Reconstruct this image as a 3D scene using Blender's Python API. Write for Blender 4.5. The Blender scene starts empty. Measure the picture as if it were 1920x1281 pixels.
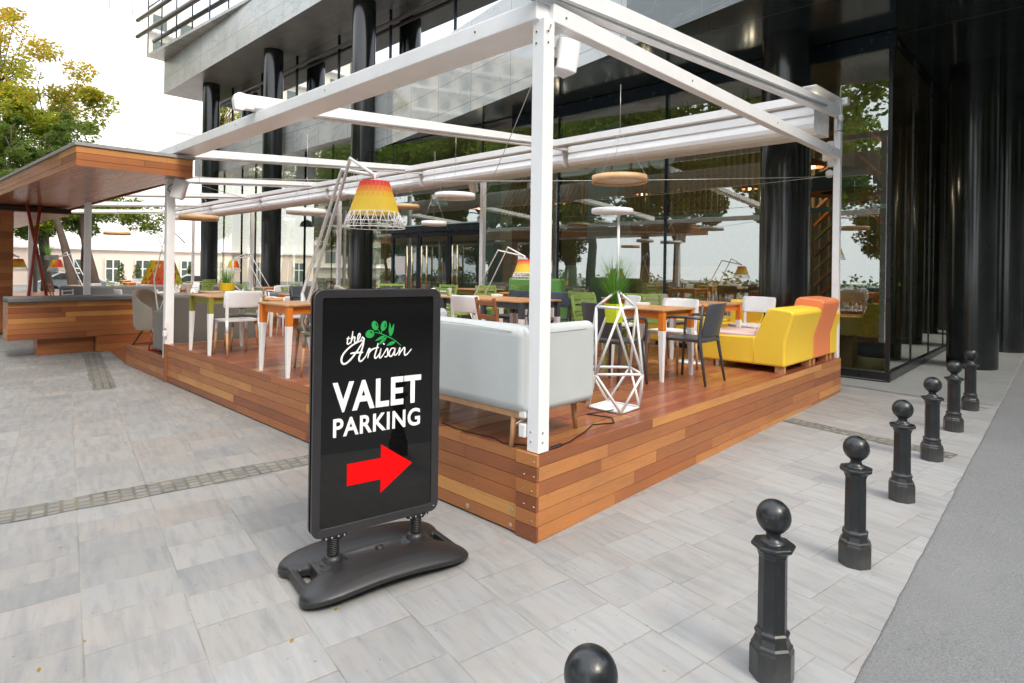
import bpy, bmesh, math, random
from mathutils import Vector, Matrix
R = math.radians
random.seed(7)
S = bpy.context.scene
# ---------------------------------------------------------------- camera, light, exposure
CAM = Vector((2.398, -2.754, 1.66))
cd = bpy.data.cameras.new('camera'); cam = bpy.data.objects.new('camera', cd); S.collection.objects.link(cam)
S.camera = cam
cd.sensor_width = 36; cd.lens = 36*1128/1920; cd.shift_y = -136/1920
cd.clip_start = .05; cd.clip_end = 600
cam.matrix_world = Matrix.Translation(CAM) @ Matrix.Rotation(R(43.83), 4, 'Z') @ Matrix.Rotation(R(90), 4, 'X') @ Matrix.Rotation(0.0142, 4, 'Z')
SUN_EL, SUN_AZ = 48, 98          # azimuth clockwise from +Y: behind the camera on the street side
W = bpy.data.worlds.new('World'); S.world = W; W.use_nodes = True
wn = W.node_tree; wn.nodes.clear()
sky = wn.nodes.new('ShaderNodeTexSky'); sky.sky_type = 'NISHITA'; sky.sun_disc = False
sky.sun_elevation = R(SUN_EL); sky.sun_rotation = R(SUN_AZ); sky.air_density = .7; sky.dust_density = 7; sky.ozone_density = .6
bg = wn.nodes.new('ShaderNodeBackground'); bg.inputs[1].default_value = .15
wo = wn.nodes.new('ShaderNodeOutputWorld')
mx = wn.nodes.new('ShaderNodeMix'); mx.data_type = 'RGBA'; mx.inputs[0].default_value = .72      # thin bright overcast veil over the clear sky
wn.links.new(sky.outputs[0], mx.inputs[6]); mx.inputs[7].default_value = (8.3, 8.6, 9.0, 1); wn.links.new(mx.outputs[2], bg.inputs[0])
wn.links.new(bg.outputs[0], wo.inputs[0])
sl = bpy.data.lights.new('sun', 'SUN'); sl.energy = .95; sl.angle = R(16); sl.color = (1, .92, .80)
so = bpy.data.objects.new('sun', sl); S.collection.objects.link(so)
sd = Vector((math.sin(R(SUN_AZ))*math.cos(R(SUN_EL)), math.cos(R(SUN_AZ))*math.cos(R(SUN_EL)), math.sin(R(SUN_EL))))
so.rotation_euler = sd.to_track_quat('Z', 'Y').to_euler()
S.view_settings.view_transform = 'Standard'; S.view_settings.look = 'None'
S.view_settings.exposure = 1.12; S.view_settings.gamma = 1
S.cycles.max_bounces = 10; S.cycles.transparent_max_bounces = 16
D = .53
def gz(y): return .0115*y
# ---------------------------------------------------------------- node helpers
class N:
    def __init__(s, name):
        s.mat = bpy.data.materials.new(name); s.mat.use_nodes = True
        s.t = s.mat.node_tree; s.t.nodes.clear()
        s.out = s.t.nodes.new('ShaderNodeOutputMaterial')
    def n(s, ty, **k):
        x = s.t.nodes.new(ty)
        for a, b in k.items(): setattr(x, a, b)
        return x
    def l(s, a, b): s.t.links.new(a, b)
    def put(s, sock, v):
        if isinstance(v, bpy.types.NodeSocket): s.l(v, sock)
        else: sock.default_value = v
    def m(s, op, a, b=0, c=None):
        x = s.n('ShaderNodeMath', operation=op); s.put(x.inputs[0], a); s.put(x.inputs[1], b)
        if c is not None: s.put(x.inputs[2], c)
        return x.outputs[0]
    def pos(s):
        g = s.n('ShaderNodeNewGeometry'); x = s.n('ShaderNodeSeparateXYZ'); s.l(g.outputs['Position'], x.inputs[0])
        return x.outputs
    def vec(s, a, b, c=0):
        x = s.n('ShaderNodeCombineXYZ')
        for i, v in enumerate((a, b, c)): s.put(x.inputs[i], v)
        return x.outputs[0]
    def white(s, a, b=0):
        x = s.n('ShaderNodeTexWhiteNoise', noise_dimensions='2D'); s.l(s.vec(a, b), x.inputs['Vector']); return x.outputs['Value']
    def noise(s, v, sc, det=3, ro=.6, dist=0):
        x = s.n('ShaderNodeTexNoise'); x.inputs['Scale'].default_value = sc; x.inputs['Detail'].default_value = det
        x.inputs['Roughness'].default_value = ro; x.inputs['Distortion'].default_value = dist
        if v is not None: s.l(v, x.inputs['Vector'])
        return x.outputs[0]
    def ramp(s, f, pts, mode='LINEAR'):
        x = s.n('ShaderNodeValToRGB'); x.color_ramp.interpolation = mode; e = x.color_ramp.elements
        while len(e) < len(pts): e.new(.5)
        for i, (p, c) in enumerate(pts):
            e[i].position = p; e[i].color = (*c, 1) if len(c) == 3 else c
        s.put(x.inputs[0], f); return x.outputs[0]
    def mix(s, f, a, b, mode='MIX'):
        x = s.n('ShaderNodeMix', data_type='RGBA', blend_type=mode)
        s.put(x.inputs[0], f)
        for i, v in ((6, a), (7, b)):
            if isinstance(v, tuple) and len(v) == 3: v = (*v, 1)
            s.put(x.inputs[i], v)
        return x.outputs[2]
    def mapr(s, v, a, b, c, d):
        x = s.n('ShaderNodeMapRange'); s.put(x.inputs[0], v)
        for i, q in enumerate((a, b, c, d)): x.inputs[i+1].default_value = q
        return x.outputs[0]
    def scalev(s, v, sc):
        x = s.n('ShaderNodeVectorMath', operation='MULTIPLY'); s.l(v, x.inputs[0]); x.inputs[1].default_value = sc; return x.outputs[0]
    def bump(s, h, st=.3, d=.01):
        x = s.n('ShaderNodeBump'); x.inputs['Strength'].default_value = st; x.inputs['Distance'].default_value = d
        s.l(h, x.inputs['Height']); return x.outputs[0]
    def bsdf(s, col, ro=.5, metal=0, normal=None, coat=0, coatr=.05, spec=.5, sheen=0, trans=0, alpha=None):
        x = s.n('ShaderNodeBsdfPrincipled')
        if isinstance(col, tuple): col = (*col[:3], 1)
        s.put(x.inputs['Base Color'], col); s.put(x.inputs['Roughness'], ro); x.inputs['Metallic'].default_value = metal
        x.inputs['Coat Weight'].default_value = coat; x.inputs['Coat Roughness'].default_value = coatr
        x.inputs['Specular IOR Level'].default_value = spec; x.inputs['Sheen Weight'].default_value = sheen
        x.inputs['Transmission Weight'].default_value = trans
        if normal is not None: s.l(normal, x.inputs['Normal'])
        return x.outputs[0]
    def done(s, sh): s.l(sh, s.out.inputs[0]); return s.mat
    def obj(s):
        return s.n('ShaderNodeTexCoord').outputs['Object']
def plain(name, col, ro=.5, metal=0, coat=0, var=.12, sc=6, bump=0, bsc=120, spec=.5, sheen=0):
    m = N(name); o = m.obj(); f = m.noise(o, sc, 4)
    a = tuple(min(1, c*(1-var)) for c in col); b = tuple(min(1, c*(1+var)) for c in col)
    c = m.ramp(f, [(.3, a), (.7, b)])
    nn = m.bump(m.noise(o, bsc, 2), bump, .002) if bump else None
    r2 = m.mapr(f, .3, .7, max(.02, ro*.85), min(1, ro*1.15))
    return m.done(m.bsdf(c, r2, metal, nn, coat, spec=spec, sheen=sheen))
# ---------------------------------------------------------------- materials
def wood_boards(name, cols, ro, coat=0, grain=.25):
    m = N(name); a = m.n('ShaderNodeAttribute', attribute_name='tone').outputs['Fac']
    uv = m.n('ShaderNodeUVMap').outputs[0]
    base = m.ramp(a, [(i/(len(cols)-1), c) for i, c in enumerate(cols)])
    g = m.noise(m.scalev(uv, (2.2, 38, 1)), 1.6, 6, .65, .4)
    g2 = m.noise(m.scalev(uv, (.9, 6, 1)), 1.2, 3, .6, .5)
    c = m.mix(m.mapr(g, .3, .72, 0, grain), base, (.10, .035, .015))
    c = m.mix(m.mapr(g2, .35, .75, 0, .42), c, m.mix(1.0, base, (1.45, 1.25, 1.05), 'MULTIPLY'))
    st = m.noise(m.obj(), 1.3, 4, .6)
    c = m.mix(m.mapr(st, .5, .75, 0, .25), c, (.12, .06, .035))
    return m.done(m.bsdf(c, m.mapr(g, .3, .7, ro*.8, ro*1.25), 0, m.bump(g, .12, .002), coat, .12))
WARM = [(.20,.062,.026), (.44,.175,.055), (.29,.098,.034), (.39,.140,.044), (.60,.30,.090), (.32,.105,.035), (.50,.215,.066), (.37,.130,.042), (.23,.072,.030)]
M_fascia = wood_boards('orange hardwood boards', WARM, .42, .1)
M_floor = wood_boards('oiled deck boards', [(.19,.05,.03), (.32,.11,.045), (.24,.07,.04), (.44,.20,.06), (.30,.09,.045), (.21,.055,.035), (.36,.14,.05)], .34, .3, .18)
M_ceil = wood_boards('canopy boards', [(.20,.075,.033), (.30,.12,.05), (.24,.085,.036), (.34,.13,.05)], .3, .35, .2)
M_gapd = plain('dark timber', (.03,.018,.012), .8)
def paver(name, cols, w, Lr, rot=True, joint=.0035, pol=.6, streak=.5, jc=(.12,.115,.10)):
    m = N(name); p = m.pos(); x, y = p[0], p[1]
    if rot:
        u = m.m('ADD', m.m('MULTIPLY', x, -.986), m.m('MULTIPLY', y, .167))
        v = m.m('ADD', m.m('MULTIPLY', x, .167), m.m('MULTIPLY', y, .986))
    else: u, v = x, y
    vr = m.m('DIVIDE', m.m('ADD', v, .11), w); row = m.m('FLOOR', vr); fv = m.m('FRACT', vr)
    h = m.white(row, 3.7); L = m.m('MULTIPLY_ADD', h, Lr*.5, Lr)
    ur = m.m('ADD', m.m('DIVIDE', u, L), m.m('MULTIPLY', m.white(row, 9.1), 5)); cell = m.m('FLOOR', ur); fu = m.m('FRACT', ur)
    h1 = m.white(row, cell); h2 = m.white(m.m('ADD', cell, 71.3), row)
    du = m.m('MULTIPLY', m.m('MINIMUM', fu, m.m('SUBTRACT', 1, fu)), L)
    dv = m.m('MULTIPLY', m.m('MINIMUM', fv, m.m('SUBTRACT', 1, fv)), w)
    wob = m.m('MULTIPLY', m.noise(m.vec(u, v), 14, 2), .004)
    dd = m.m('SUBTRACT', m.m('MINIMUM', du, dv), wob)
    jm = m.n('ShaderNodeMapRange'); jm.interpolation_type = 'SMOOTHSTEP'
    m.l(dd, jm.inputs[0]); jm.inputs[1].default_value = -.001; jm.inputs[2].default_value = joint
    j = jm.outputs[0]
    base = m.ramp(h1, [(i/(len(cols)-1), c) for i, c in enumerate(cols)])
    if rot and w > .3 and w < .6:            # slab colour grades paler towards the road, with the left-hand shade painted in
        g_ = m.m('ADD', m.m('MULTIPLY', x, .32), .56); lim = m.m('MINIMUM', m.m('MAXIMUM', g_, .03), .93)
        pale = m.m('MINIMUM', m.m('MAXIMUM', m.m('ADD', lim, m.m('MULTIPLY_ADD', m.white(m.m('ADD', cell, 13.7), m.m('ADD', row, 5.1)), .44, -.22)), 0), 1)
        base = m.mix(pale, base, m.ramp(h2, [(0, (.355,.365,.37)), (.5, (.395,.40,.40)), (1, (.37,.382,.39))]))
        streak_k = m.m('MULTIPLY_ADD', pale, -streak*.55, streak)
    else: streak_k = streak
    off = m.m('MULTIPLY', h2, 40)
    sn = m.noise(m.vec(m.m('ADD', m.m('MULTIPLY', u, 2.2), off), m.m('MULTIPLY', v, 16), off), 1.0, 5, .62, .3)
    bl = m.noise(m.vec(m.m('ADD', u, off), v, off), 5.5, 4, .6)
    c = m.mix(m.m('MULTIPLY', m.mapr(sn, .46, .72, 0, 1), streak_k), base, (.165,.18,.195))
    c = m.mix(m.mapr(bl, .45, .75, 0, streak*.5), c, (.36,.305,.265))
    st2 = m.noise(m.vec(u, v), .9, 6, .7); c = m.mix(m.mapr(st2, .52, .72, 0, .38), c, (.15,.145,.135))
    fine = m.noise(m.vec(u, v), 210, 2)
    c = m.mix(m.mapr(fine, .35, .65, .0, .16), c, (.12,.12,.12))
    big = m.noise(m.vec(u, v), .45, 4)
    c = m.mix(m.mapr(big, .35, .7, 0, .2), c, (.19,.19,.185))
    spk = m.noise(m.vec(u, v), 33, 1)
    c = m.mix(m.mapr(spk, .73, .76, 0, .5), c, (.09,.085,.075))
    jn = m.noise(m.vec(u, v), 3.0, 3)
    jcol = m.mix(m.mapr(jn, .35, .6, 0, 1), jc, tuple(min(1, q*2.6) for q in jc))
    c = m.mix(m.m('MULTIPLY', m.m('SUBTRACT', 1, j), .6 if w > .3 else .85), c, jcol)
    hh = m.m('ADD', m.m('MULTIPLY', j, 1), m.m('MULTIPLY', fine, .12))
    return m.done(m.bsdf(c, m.mapr(sn, .3, .7, pol*.85, min(1, pol*1.2)), 0, m.bump(hh, .35, .006)))
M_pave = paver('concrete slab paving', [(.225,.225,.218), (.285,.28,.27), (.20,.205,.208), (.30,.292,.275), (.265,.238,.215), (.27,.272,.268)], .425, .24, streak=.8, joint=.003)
M_stone = paver('pale polished stone', [(.33,.35,.35), (.36,.375,.37), (.31,.33,.335)], .8, 1.2, True, .003, .32, .2)
M_cob = paver('small granite setts', [(.13,.14,.14), (.21,.20,.175), (.16,.17,.175), (.26,.245,.21)], .085, .062, True, .018, .9, .4, (.06,.053,.038))
def asphalt():
    m = N('worn asphalt'); o = m.obj()
    a = m.noise(o, 95, 4, .8); b = m.noise(o, 1.2, 5); v = m.n('ShaderNodeTexVoronoi'); v.inputs['Scale'].default_value = 140; m.l(o, v.inputs['Vector'])
    c = m.ramp(a, [(.3, (.14,.147,.152)), (.6, (.27,.278,.285)), (.8, (.44,.44,.44))])
    c = m.mix(m.mapr(b, .35, .7, 0, .45), c, (.30,.308,.315))
    return m.done(m.bsdf(c, .85, 0, m.bump(m.m('ADD', a, v.outputs[0]), .9, .008)))
M_asph = asphalt()
def marble(name, a, b, vein, ro, tw, th, axis='x', spec=.5, coat=0, jc=(.10,.10,.10)):
    m = N(name); p = m.pos(); o = m.vec(p[0], p[1], p[2])
    w = m.noise(o, .8, 4, .55); n1 = m.noise(m.scalev(o, (.5, .5, 1.3)), .8, 6, .6, .7)
    c = m.mix(m.mapr(w, .35, .7, 0, 1), a, b)
    ve = m.m('ABSOLUTE', m.m('SUBTRACT', n1, .5))
    c = m.mix(m.mapr(ve, 0, .016, .45, 0), c, vein)
    if tw:
        u = m.m('DIVIDE', p[0] if axis == 'x' else p[1], tw); v = m.m('DIVIDE', p[2] if axis != 'f' else p[1], th)
        fu, fv = m.m('FRACT', u), m.m('FRACT', v)
        h = m.white(m.m('FLOOR', u), m.m('FLOOR', v)); c = m.mix(m.mapr(h, 0, 1, 0, .22), c, vein)
        d = m.m('MINIMUM', m.m('MULTIPLY', m.m('MINIMUM', fu, m.m('SUBTRACT', 1, fu)), tw), m.m('MULTIPLY', m.m('MINIMUM', fv, m.m('SUBTRACT', 1, fv)), th))
        c = m.mix(m.mapr(d, .004, .010, .85, 0), c, jc)
    return m.done(m.bsdf(c, ro, 0, None, coat, .03, spec))
M_marble = marble('veined pale marble', (.45,.46,.44), (.34,.36,.35), (.16,.19,.18), .22, 1.9, .95)
M_polish = marble('polished green grey stone', (.20,.24,.24), (.12,.16,.16), (.26,.30,.29), .06, 1.55, .7, spec=1.0, coat=.8)
M_soff = marble('honed stone soffit', (.22,.22,.20), (.16,.165,.15), (.09,.10,.095), .35, 1.9, 1.2, 'f')
M_black = marble('polished black granite', (.012,.017,.017), (.006,.009,.009), (.055,.075,.07), .13, 2.2, 1.75, spec=.9, jc=(.002,.002,.002))
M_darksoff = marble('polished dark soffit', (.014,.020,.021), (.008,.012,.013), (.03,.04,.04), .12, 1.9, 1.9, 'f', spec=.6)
M_bluetile = marble('dark green marble tiles', (.045,.07,.07), (.03,.045,.047), (.13,.16,.15), .08, 1.55, 1.2, spec=1.0)
def glass(name, tint, refl, ro=0.0, add=.0):
    m = N(name); g = m.n('ShaderNodeBsdfGlossy'); g.inputs['Roughness'].default_value = ro; g.inputs['Color'].default_value = (*refl, 1)
    t = m.n('ShaderNodeBsdfTransparent'); t.inputs['Color'].default_value = (*tint, 1)
    f = m.n('ShaderNodeFresnel'); f.inputs['IOR'].default_value = 1.5
    k = m.m('ADD', m.m('MULTIPLY', f.outputs[0], 1.5), add)
    k = m.m('MINIMUM', k, 1.0)
    x = m.n('ShaderNodeMixShader'); m.l(k, x.inputs[0]); m.l(t.outputs[0], x.inputs[1]); m.l(g.outputs[0], x.inputs[2])
    return m.done(x.outputs[0])
M_glass = glass('tinted shop glass', (.80,.86,.80), (.92,.97,.92), 0, .26)
M_mirror = glass('mirror facade glass', (.10,.13,.15), (.92,.96,1.0), 0, .62)
M_glassdoor = glass('green door glass', (.45,.62,.58), (.85,.95,.92), 0, .10)
M_white = plain('white powder coat', (.86,.87,.88), .35, var=.03, coat=.15)
M_whited = plain('white plastic', (.80,.80,.80), .4, var=.03)
M_greycover = plain('grey metal cover', (.30,.30,.30), .5)
M_cream = plain('cream pack fabric', (.80,.78,.75), .6, var=.04)
def iron():
    m = N('black painted iron'); o = m.obj(); sp = m.n('ShaderNodeSeparateXYZ'); m.l(o, sp.inputs[0])
    a = m.noise(o, 9, 5, .7); b = m.noise(m.scalev(o, (1, 1, .25)), 30, 4, .7); c2 = m.noise(o, 55, 3, .7)
    c = m.ramp(a, [(.3, (.008,.010,.012)), (.7, (.016,.019,.022))])
    c = m.mix(m.mapr(b, .56, .72, 0, .45), c, (.06,.065,.07))
    c = m.mix(m.m('MULTIPLY', m.mapr(sp.outputs[2], .0, .22, .5, 0), a), c, (.15,.145,.13))
    c = m.mix(m.mapr(c2, .70, .73, 0, .6), c, (.12,.12,.12))
    return m.done(m.bsdf(c, m.mapr(a, .3, .7, .24, .48), 0, m.bump(m.m('ADD', b, c2), .3, .002), .2, .15))
M_iron = iron()
M_frame = plain('dark bronze frame', (.018,.018,.020), .3, .2)
M_mull = plain('blue black mullion', (.012,.022,.030), .25, .3)
M_plast = plain('matt charcoal plastic', (.017,.017,.0185), .42, var=.1, bump=.1, bsc=300)
M_signfr = plain('charcoal sign frame', (.036,.035,.038), .38, .3, var=.08)
M_panel = plain('glossy black sign sheet', (.004,.004,.004), .02, var=.05, spec=.5)
M_w = plain('white lettering', (.85,.85,.85), .4, var=.01)
M_red = plain('red arrow vinyl', (.75,.002,.003), .5, var=.02, spec=.15)
M_w = plain('white lettering', (.85,.85,.85), .5, var=.01, spec=.2)
M_green = plain('green logo vinyl', (.018,.34,.07), .4, var=.04)
M_chrome = plain('steel', (.6,.6,.6), .2, 1)
M_brass = plain('pale brass', (.75,.62,.42), .25, 1)
M_oak = plain('oiled oak', (.52,.27,.115), .4, var=.18, sc=14)
M_leg = plain('pale beech leg', (.50,.27,.13), .45, var=.12, sc=10)
M_walnut = plain('brown chair timber', (.30,.12,.05), .45, var=.15)
M_orange = plain('orange painted wood', (.72,.20,.02), .4, var=.04)
M_olive = plain('olive painted wood', (.24,.22,.03), .4, var=.05)
M_olivec = plain('muted olive plastic', (.22,.235,.14), .45, var=.05)
M_greenc = plain('green plastic', (.24,.36,.09), .4, var=.05)
M_charc = plain('charcoal plastic', (.055,.065,.078), .38, var=.08)
M_navy = plain('slate plastic', (.05,.065,.09), .4)
M_sofag = plain('light grey leather', (.50,.53,.53), .5, var=.03, bump=.1, bsc=150)
M_beige = plain('beige fabric', (.36,.315,.26), .8, var=.06, bump=.4, bsc=250, sheen=.3)
M_taupe = plain('taupe fabric', (.115,.105,.092), .75, var=.06, bump=.3, bsc=200, sheen=.2)
M_cush = plain('grey seat cushion', (.15,.15,.145), .75, var=.06, bump=.3, bsc=200)
M_greensofa = plain('green felt', (.14,.36,.08), .85, var=.06, bump=.3, bsc=220, sheen=.3)
M_yel = plain('yellow upholstery', (.85,.57,.045), .5, var=.03, bump=.1, bsc=150)
M_org = plain('coral upholstery', (.80,.24,.09), .55, var=.03, bump=.1, bsc=150)
M_pinkc = plain('faded pink cushion', (.68,.50,.46), .7, var=.03)
M_lime = plain('lime pot', (.62,.72,.01), .4, var=.03)
M_ypot = plain('yellow pot', (.80,.55,.02), .4)
M_redp = plain('red painted tube', (.33,.05,.025), .4, var=.08)
M_cable = plain('black cable', (.012,.012,.012), .5)
M_wire = plain('steel cable', (.55,.55,.52), .35, .8)
M_wring = plain('birch ring', (.66,.42,.22), .45, var=.12, sc=12)
M_mint = plain('pale mint enamel', (.62,.84,.80), .35, var=.04)
M_pillar = plain('pale green pillar', (.36,.47,.43), .6, var=.06)
M_inwall = plain('brown interior wall', (.26,.22,.14), .7, var=.2)
M_slat = plain('timber slats', (.46,.31,.15), .6, var=.25)
M_infloor = plain('interior floor', (.36,.36,.34), .3)
M_indark = plain('dark interior', (.05,.045,.04), .7)
M_basket = plain('woven basket', (.62,.52,.28), .8, var=.2, sc=40, bump=.9, bsc=70)
M_slate = plain('slate band', (.07,.10,.12), .7)
M_pink = plain('pale pink render', (.84,.68,.57), .85, var=.04, sc=1)
M_whitew = plain('white render', (.84,.83,.82), .85, var=.02, sc=1)
M_winw = plain('white window frame', (.78,.77,.74), .5)
M_wind = plain('dark window pane', (.10,.12,.10), .1, var=.3)
M_bark = plain('grey brown bark', (.085,.062,.048), .9, var=.3, sc=5, bump=.8, bsc=18)
def leafmat(name, cols):
    m = N(name); a = m.n('ShaderNodeAttribute', attribute_name='tone').outputs['Fac']
    c = m.ramp(a, [(i/(len(cols)-1), q) for i, q in enumerate(cols)])
    d = m.n('ShaderNodeBsdfDiffuse'); m.l(c, d.inputs[0]); t = m.n('ShaderNodeBsdfTranslucent'); m.l(c, t.inputs[0])
    x = m.n('ShaderNodeMixShader'); x.inputs[0].default_value = .55; m.l(d.outputs[0], x.inputs[1]); m.l(t.outputs[0], x.inputs[2])
    return m.done(x.outputs[0])
M_leaf = leafmat('turning maple leaves', [(.07,.14,.022), (.13,.21,.03), (.24,.31,.035), (.42,.38,.04), (.55,.30,.04), (.22,.30,.04)])
M_leafd = leafmat('dark green leaves', [(.07,.125,.028), (.11,.18,.035), (.17,.24,.05), (.20,.18,.07), (.13,.21,.04)])
M_leafb = leafmat('leaves of trees across the plaza', [(.07,.13,.025), (.13,.21,.035), (.23,.31,.05), (.10,.16,.03)])
M_grassl = leafmat('fresh grass blades', [(.07,.20,.03), (.14,.33,.05), (.24,.42,.08)])
# ---------------------------------------------------------------- mesh builder
COL = S.collection
class MB:
    def __init__(s): s.v = []; s.f = []; s.mi = []; s.sm = []; s.tone = []; s.uv = []; s.cur = 0; s.anyt = False
    def face(s, ids, smooth=False, tone=0, uv=None):
        s.f.append(ids); s.mi.append(s.cur); s.sm.append(smooth); s.tone.append(tone); s.uv.append(uv)
        if tone or uv: s.anyt = True
    def add(s, vs): b = len(s.v); s.v += [tuple(x) for x in vs]; return b
    def box(s, c, d, M=None, tone=0, taper=1):
        x, y, z = d[0]/2, d[1]/2, d[2]/2
        P = [(-x*taper, -y*taper, -z), (x*taper, -y*taper, -z), (x*taper, y*taper, -z), (-x*taper, y*taper, -z), (-x, -y, z), (x, -y, z), (x, y, z), (-x, y, z)]
        P = [Vector(p) for p in P]
        if M is not None: P = [M @ p for p in P]
        b = s.add([p + Vector(c) for p in P])
        for q in ((3,2,1,0), (4,5,6,7), (0,1,5,4), (1,2,6,5), (2,3,7,6), (3,0,4,7)): s.face([b+i for i in q], tone=tone)
        return s
    def hexa(s, P):           # 8 corners: bottom ccw 0-3, top 4-7
        b = s.add(P)
        for q in ((3,2,1,0), (4,5,6,7), (0,1,5,4), (1,2,6,5), (2,3,7,6), (3,0,4,7)): s.face([b+i for i in q])
        return s
    def bar(s, a, b, w, h=None, up=(0,0,1), w2=None):
        a, b = Vector(a), Vector(b); d = (b-a).normalized(); u = Vector(up)
        if abs(d.dot(u)) > .99: u = Vector((0,1,0))
        r = d.cross(u).normalized(); u = r.cross(d); h = h or w
        k2 = (w2/w) if w2 else 1
        P = []
        for p, k in ((a, 1), (b, k2)):
            for i, j in ((-1,-1), (1,-1), (1,1), (-1,1)): P.append(p + r*i*w/2*k + u*j*h/2*k)
        bb = s.add(P)
        for q in ((0,1,2,3), (7,6,5,4), (0,4,5,1), (1,5,6,2), (2,6,7,3), (3,7,4,0)): s.face([bb+i for i in q])
        return s
    def tube(s, pts, r, n=8, closed=False, cap=True, r2=None):
        pts = [Vector(p) for p in pts]; m = len(pts); rings = []
        t0 = (pts[1]-pts[0]).normalized(); up = Vector((0,0,1)) if abs(t0.z) < .95 else Vector((1,0,0))
        nrm = (up - t0*up.dot(t0)).normalized()
        for i, p in enumerate(pts):
            if closed: t = (pts[(i+1) % m] - pts[i-1]).normalized()
            else:
                t = ((pts[min(i+1, m-1)] - p).normalized() + (p - pts[max(i-1, 0)]).normalized())
                t = t.normalized() if t.length > 1e-6 else t0
            nrm = nrm - t*nrm.dot(t)
            nrm = nrm.normalized() if nrm.length > 1e-6 else t.orthogonal().normalized()
            bi = t.cross(nrm); rr = r if r2 is None else r + (r2-r)*i/max(1, m-1)
            if isinstance(r, (list, tuple)): rr = r[i]
            rings.append(s.add([p + (nrm*math.cos(a) + bi*math.sin(a))*rr for a in [2*math.pi*k/n for k in range(n)]]))
        for i in range(m if closed else m-1):
            A, B = rings[i], rings[(i+1) % m]
            for k in range(n): s.face([A+k, A+(k+1) % n, B+(k+1) % n, B+k], True)
        if cap and not closed:
            s.face([rings[0]+k for k in range(n)][::-1]); s.face([rings[-1]+k for k in range(n)])
        return s
    def cyl(s, a, b, r, r2=None, n=24): return s.tube([a, b], r, n, r2=r if r2 is None else r2)
    def lathe(s, prof, n=32, c=(0,0,0), smooth=True, rot=0, cap=True):
        R_ = []
        for r, z in prof: R_.append(s.add([(c[0]+r*math.cos(rot+2*math.pi*k/n), c[1]+r*math.sin(rot+2*math.pi*k/n), c[2]+z) for k in range(n)]))
        for A, B in zip(R_, R_[1:]):
            for k in range(n): s.face([A+k, A+(k+1) % n, B+(k+1) % n, B+k], smooth)
        if cap:
            s.face([R_[0]+k for k in range(n)][::-1]); s.face([R_[-1]+k for k in range(n)])
        return s
    def prism(s, poly, z0, z1, M=None):
        n = len(poly); A = [Vector((x, y, z0)) for x, y in poly] + [Vector((x, y, z1)) for x, y in poly]
        if M is not None: A = [M @ p for p in A]
        b = s.add(A)
        s.face([b+i for i in range(n)][::-1]); s.face([b+n+i for i in range(n)])
        for i in range(n): j = (i+1) % n; s.face([b+i, b+j, b+n+j, b+n+i])
        return s
    def quad(s, P, **k): b = s.add(P); s.face([b+i for i in range(len(P))], **k); return s
    def grid(s, rows, smooth=True, wrap=False):
        ids = [s.add(r) for r in rows]; n = len(rows[0])
        for A, B in zip(ids, ids[1:]):
            for k in range(n if wrap else n-1): s.face([A+k, A+(k+1) % n, B+(k+1) % n, B+k], smooth)
        return s
    def boards(s, o, u, v, n, lu, lv, w, L=1.3, gap=.004, th=.02, seed=1, stag=True, L0=None, first=None):
        """boards running along u, stacked along v, thickness inwards along -n"""
        rnd = random.Random(seed); o, u, v, n = Vector(o), Vector(u), Vector(v), Vector(n); y = 0; row = 0
        while y < lv - 1e-4:
            hh = min(first if (first and row == 0) else w, lv-y); x = 0; off = rnd.uniform(.25, 1) if stag else 1
            first_seg = True
            while x < lu - 1e-4:
                l = L*(off if first_seg else rnd.uniform(.8, 1.25)); first_seg = False
                if lu - x - l < .2: l = lu - x
                a, b2 = x+gap*.4, min(x+l, lu)-gap*.4; c, d = y+gap/2, y+hh-gap/2
                tn = rnd.random(); ou, ov = rnd.uniform(0, 50), rnd.uniform(0, 50); pr = rnd.uniform(-.0012, .0012)
                P = [o+u*a+v*c, o+u*b2+v*c, o+u*b2+v*d, o+u*a+v*d]
                P = [p+n*pr for p in P] + [p-n*th for p in P]
                b = s.add(P); uv = [(ou+a, ov+c), (ou+b2, ov+c), (ou+b2, ov+d), (ou+a, ov+d)]
                fl = u.cross(v).dot(n) < 0
                q = [0,1,2,3]
                if fl: q = q[::-1]
                s.face([b+i for i in q], tone=tn, uv=[uv[i] for i in q])
                for i in range(4):
                    j = (i+1) % 4; ff = [i, i+4, j+4, j]
                    if fl: ff = ff[::-1]
                    s.face([b+k for k in ff], tone=tn, uv=[uv[k % 4] for k in ff])
                x += l
            y += hh; row += 1
        return s
    def build(s, name, mats, parent=None, bevel=0, seg=2, sub=0, weld=False):
        me = bpy.data.meshes.new(name); me.from_pydata(s.v, [], s.f)
        mats = mats if isinstance(mats, (list, tuple)) else [mats]
        for m in mats: me.materials.append(m)
        me.polygons.foreach_set('material_index', s.mi); me.polygons.foreach_set('use_smooth', s.sm)
        if s.anyt:
            at = me.attributes.new('tone', 'FLOAT', 'FACE'); at.data.foreach_set('value', s.tone)
            ul = me.uv_layers.new(name='UVMap'); i = 0; buf = []
            for f, uv in zip(s.f, s.uv): buf += ([c for q in uv for c in q] if uv else [0, 0]*len(f))
            ul.data.foreach_set('uv', buf)
        me.update(); o = bpy.data.objects.new(name, me); COL.objects.link(o); o.parent = parent
        if bevel:
            b = o.modifiers.new('bevel', 'BEVEL'); b.width = bevel; b.segments = seg; b.limit_method = 'ANGLE'; b.angle_limit = R(35)
            if seg > 2: 
                for p in me.polygons: p.use_smooth = True
                w = o.modifiers.new('wn', 'WEIGHTED_NORMAL'); w.keep_sharp = True
        if sub: u = o.modifiers.new('sub', 'SUBSURF'); u.levels = sub; u.render_levels = sub
        return o
def tag(o, label=None, cat=None, group=None, kind=None):
    if label: o['label'] = label
    if cat: o['category'] = cat
    if group: o['group'] = group
    if kind: o['kind'] = kind
    return o
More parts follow.
